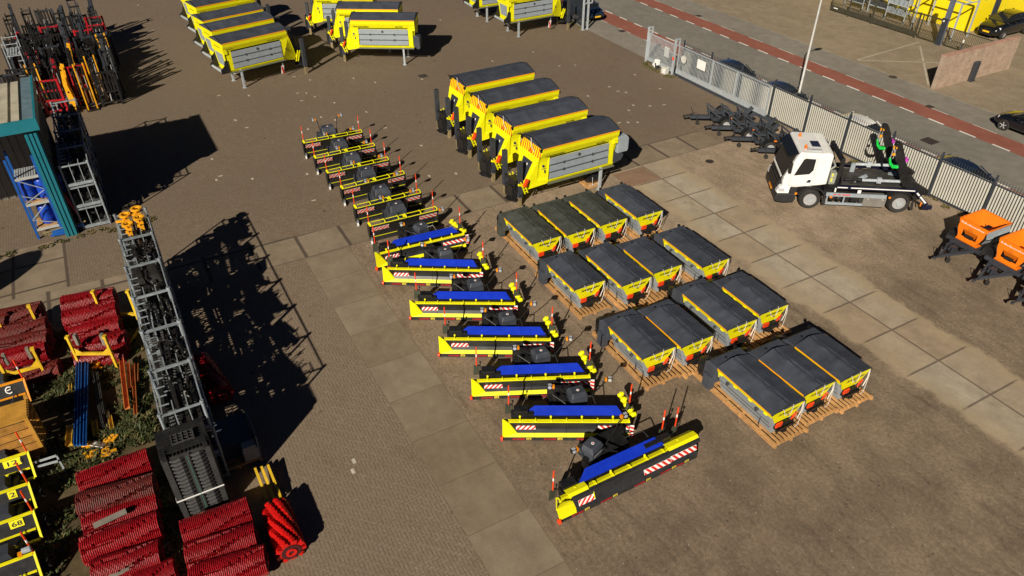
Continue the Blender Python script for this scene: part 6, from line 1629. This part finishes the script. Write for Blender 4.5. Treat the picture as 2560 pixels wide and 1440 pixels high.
for i in range(3):
    A = at(640+i*16-2, 1172-i*4, .35); q = MB(); q.bar((0,0,0),(.62,-1.05,-.12),.07,.10); o = q.build('yellow_fork', YELD, None); o.location = A; tag(o, 'yellow fork arm pointing to the single red brush, %s of three' % ('left','middle','right')[i], 'fork arm', 'yellow fork arms')
# silo just outside the left edge, whose round shadow falls on the slabs
S_ = at(92, 632); r = thing('silo', 'grey silo just outside the left edge, casting a round topped shadow', 'silo', (S_.x-7.6*cos(radians(69)), S_.y-7.6*sin(radians(69)), 0))
q = MB(); q.disc((0,0,0),'z',[(0,.95),(3.4,.95),(4.0,.80),(4.35,.5),(4.5,.1)],24); q.build('tank', WHTD, r)
q = MB(); q.disc((.0,0,4.45),'z',[(0,.2),(.15,.2)],12); q.build('hatch', GALV, r)
# ---------------------------------------------------------------- attachments standing at the upper left
def make_boom(m, hm, H=2.8):
    r = thing('loader_boom', 'x', 'machine arm')
    for y in (-.26,.26):
        q = MB(); q.prism([(-.14,.0),(.16,.0),(.20,.9),(.10,1.7),(.22,H),(.04,H+.08),(-.12,1.75),(-.10,.8)], 'y', y-.035, y+.035); q.build('side_plate', m, r, bevel=.01)
    q = MB()
    for z in (.35,1.3,H-.15): q.tube([(.03,-.3,z),(.03,.3,z)], .06, 8)
    q.bx(-.3,.35,-.35,.35,0,.06); q.build('cross_tube', hm, r)
    q = MB()
    for y in (-.12,.12): q.tube([(-.12,y,.3),(-.16,y,1.3)], .05, 8); q.tube([(-.16,y,1.3),(-.02,y,2.1)], .028, 6)
    q.build('hydraulic_ram', CHROME if hm is BLK else ANT, r)
    q = MB(); q.tube([(-.1,.2,.4),(-.3,.1,1.2),(-.1,0,2.0),(.1,.1,2.5)], .022, 5); q.tube([(-.1,-.2,.5),(-.25,-.1,1.4),(0,.05,2.2)], .022, 5); q.build('hose', BLKR, r)
    return r
def make_carriage(m, H=2.2):
    r = thing('fork_carriage', 'x', 'machine frame')
    q = MB()
    for y in (-.55,.55): q.bar((0,y,0),(.1,y,H),.12,.10)
    for z in (.25,.9,1.5,H-.1): q.bar((.02,-.55,z),(.02,.55,z),.08,.10)
    q.bar((-.3,-.3,.05),(.05,-.3,.9),.06,.14); q.bar((-.3,.3,.05),(.05,.3,.9),.06,.14); q.build('frame', m, r)
    q = MB()
    for k in range(5): q.bx(-.12,.10,-.45+k*.2,-.37+k*.2,H*.45,H*.95)
    q.build('tines', BLK, r)
    q = MB(); q.tube([(-.15,0,.2),(-.1,.05,1.2),(0,0,1.9)], .04, 7); q.tube([(.05,-.2,1.9),(-.2,-.3,1.2),(-.1,-.1,.5)], .02, 5); q.build('hydraulic_ram', CHROME, r)
    return r
YC2 = mat('amber_machine_paint', (.78,.37,.008), .45, var=.15, dirt=.2); CRM = mat('crimson_paint', (.38,.006,.014), .45, var=.15, dirt=.15)
KIN = [make_boom(BLK, BLK), make_boom(YC2, BLK), make_boom(CRM, BLK, 2.3), make_carriage(BLK), make_carriage(CRM), make_carriage(ANT, 2.6), make_boom(ANT, BLK, 3.1), make_carriage(YC2, 1.9)]
KNM = ['upright black machine arm','upright amber machine arm','upright crimson machine arm','black fork carriage frame','crimson fork carriage with black tines','tall anthracite carriage frame','tall anthracite machine arm','amber fork carriage frame']
kused = set(); rn = random.Random(12)
E0 = uvp(318, 262)
cells = []
for a in range(15):
    for c in range(6):
        cells.append((E0[0]-.3-a*1.05+rn.uniform(-.15,.15), E0[1]-.3-c*1.02+rn.uniform(-.12,.12)+(.0 if a > 0 else -.5), a, c))
pick = {(0,0):3,(0,1):1,(0,2):1,(0,3):4,(0,4):0,(1,0):6,(1,1):1,(1,2):2,(1,3):0,(1,4):1,(2,0):0,(2,2):4,(2,3):2,(2,4):0,(3,3):2,(3,4):4,(5,0):1,(4,2):1,(7,2):4,(5,4):2,(8,3):0}
rowc = ['edge towards the open yard','second file from the yard','middle file','fourth file from the yard','fifth file from the yard','file farthest from the yard']
for (u, v, a, c) in cells:
    k = pick.get((a, c), rn.choice([0,0,6,5,6,3,3,4,0]))
    lab = f"{KNM[k]}, rank {a+1} from the front, {rowc[c]}"
    p = gw(u, v)
    if KIN[k] in kused: o = copy_tree(KIN[k], tuple(p), GA+rn.choice([0,pi/2,pi])+rn.uniform(-.2,.2), lab)
    else: o = KIN[k]; kused.add(o); o.location = tuple(p); o.rotation_euler = (0,0,GA+rn.uniform(-.2,.2)); o['label'] = lab
    o['group'] = 'machine arms parked at the upper left'
for k_ in KIN:
    if k_ not in kused:
        for ch in kids(k_): bpy.data.objects.remove(ch)
        bpy.data.objects.remove(k_)
# rolling scaffold and red crates behind the canopy roof
p = at(40,255); r = thing('scaffold_tower', 'pale aluminium scaffold tower behind the canopy roof', 'scaffold', tuple(gw(*uvp(60,232,0))), GA)
q = MB()
for x in (0,1.6):
    for y in (0,.8): q.tube([(x,y,0),(x,y,3.6)], .03, 7)
    for z in (.4,1.2,2.0,2.8,3.5): q.tube([(x,0,z),(x,.8,z)], .025, 6)
for z in (1.0,3.4):
    for y in (0,.8): q.tube([(0,y,z),(1.6,y,z)], .025, 6)
q.tube([(0,0,1.0),(1.6,0,2.8)], .022, 6); q.build('tubes', GALV, r)
q = MB()
for k in range(5): q.bx(.02,1.58,.05+k*.15,.15+k*.15,2.85,2.88)
q.build('platform', GALV, r)
# ---------------------------------------------------------------- weeds and grass
def weeds(name, spots, n, hmin, hmax, cols, seed, lab=None):
    rn = random.Random(seed); b = MB()
    for i in range(n):
        cx, cy, sr = spots[i % len(spots)]
        r_ = sr*sqrt(rn.random()); a = rn.uniform(0, 2*pi); x, y = cx+r_*cos(a), cy+r_*sin(a)
        b.mi = rn.choice([0,0,0,1,1,2]); h = rn.uniform(hmin, hmax)*(1-.5*r_/max(sr,.01))
        for k in range(4):
            an = rn.uniform(0, 2*pi); l = h*rn.uniform(.5,1.); w = rn.uniform(.012,.035)
            dx, dy = cos(an), sin(an); px, py = -dy*w, dx*w
            t = rn.uniform(.3,1.0)
            b.add([(x-px,y-py,.0),(x+px,y+py,.0),(x+dx*l*t*.5+px*.8,y+dy*l*t*.5+py*.8,l*.65),(x+dx*l*t*.5-px*.8,y+dy*l*t*.5-py*.8,l*.65),(x+dx*l*t,y+dy*l*t,l*.8)], [(0,1,2,3),(3,2,4)])
    o = b.build(name, cols, None); o['kind'] = 'stuff'; return o
LG = [mat('leaf_green', (.040,.052,.012), .7, var=.3), mat('dry_grass', (.14,.110,.040), .8, var=.3), mat('bright_leaf', (.060,.085,.015), .6, var=.3)]
rn = random.Random(77); sp = []
for i in range(150):
    u = rn.uniform(-1.0, 13.0); v = rn.uniform(-33, -25.1); p = gw(u, v); sp.append((p.x, p.y, rn.uniform(.2,.7)))
weeds('weeds', sp, 6500, .06, .30, LG, 5)
sp = []
for (x, y, s) in ((255,1140,.5),(275,1110,.5),(240,1160,.4),(330,980,.4),(345,940,.4),(350,1060,.5),(340,1020,.5),(355,1090,.5),(320,1080,.5),(170,1000,.5),(150,1000,.4),(160,960,.4),(190,940,.3),(130,1120,.4),(200,1160,.4),(470,1375,.3),(455,1410,.3),(440,1400,.3),(490,1325,.25),(470,1340,.3),(410,1190,.3),(430,1260,.3),(390,1250,.3),(160,1290,.4),(130,1380,.5),(120,1400,.4),(300,1100,.4)):
    p = at(x, y); sp.append((p.x, p.y, s))
weeds('tall_weeds', sp, 3600, .15, .55, LG, 6)
sp = []
for i in range(90):
    u = rn.uniform(-11, 27); v = 10.42+rn.uniform(-.28,.12)
    if not (-9.5 < u < -3.3 and rn.random() < .8): p = gw(u, v); sp.append((p.x, p.y, rn.uniform(.1,.35)))
for i in range(24): p = gw(rn.uniform(-14.5,-11), 9.75+rn.uniform(-.3,.2)); sp.append((p.x, p.y, .25))
for i in range(20): p = gw(-8.4+rn.uniform(-.15,.2), -27+rn.uniform(-3,3.4)); sp.append((p.x, p.y, .2))
for i in range(12): p = gw(-22.9+rn.uniform(-4,0), 10.4+rn.uniform(-.3,.3)); sp.append((p.x, p.y, .25))
weeds('verge_grass', sp, 2600, .06, .22, [LG[1], LG[0], LG[1]], 8)
# ---------------------------------------------------------------- camera, sun and sky
cam = bpy.data.cameras.new('camera'); co = bpy.data.objects.new('camera', cam); COL.objects.link(co)
co.location = (0, 0, CAMH); co.rotation_euler = (pi/2-PITCH, 0, 0)
cam.sensor_width = 36; cam.lens = 36*FOC/2560; cam.clip_end = 1500; cam.clip_start = .5
SC.camera = co
AZ, EL = radians(69), radians(31)                 # the way shadows fall, and the sun's height
sl = bpy.data.lights.new('sun', 'SUN'); sl.energy = 5.0; sl.angle = radians(.55); sl.color = (1, .905, .75)
so = bpy.data.objects.new('sun', sl); COL.objects.link(so)
so.rotation_euler = Vector((cos(AZ)*cos(EL), sin(AZ)*cos(EL), -sin(EL))).to_track_quat('-Z', 'Y').to_euler(); so.location = (-20, -40, 40)
w = bpy.data.worlds.new('World'); SC.world = w; w.use_nodes = True
nt = w.node_tree; bg = nt.nodes['Background']; sky = nt.nodes.new('ShaderNodeTexSky'); sky.sky_type = 'NISHITA'; sky.sun_disc = False
sky.sun_elevation = EL; sky.sun_rotation = radians(201); sky.altitude = 50; sky.air_density = .15; sky.dust_density = .1; sky.ozone_density = 5
nt.links.new(sky.outputs[0], bg.inputs[0]); bg.inputs[1].default_value = .05
SC.view_settings.view_transform = 'Standard'; SC.view_settings.look = 'None'; SC.view_settings.gamma = 1; SC.view_settings.exposure = .25
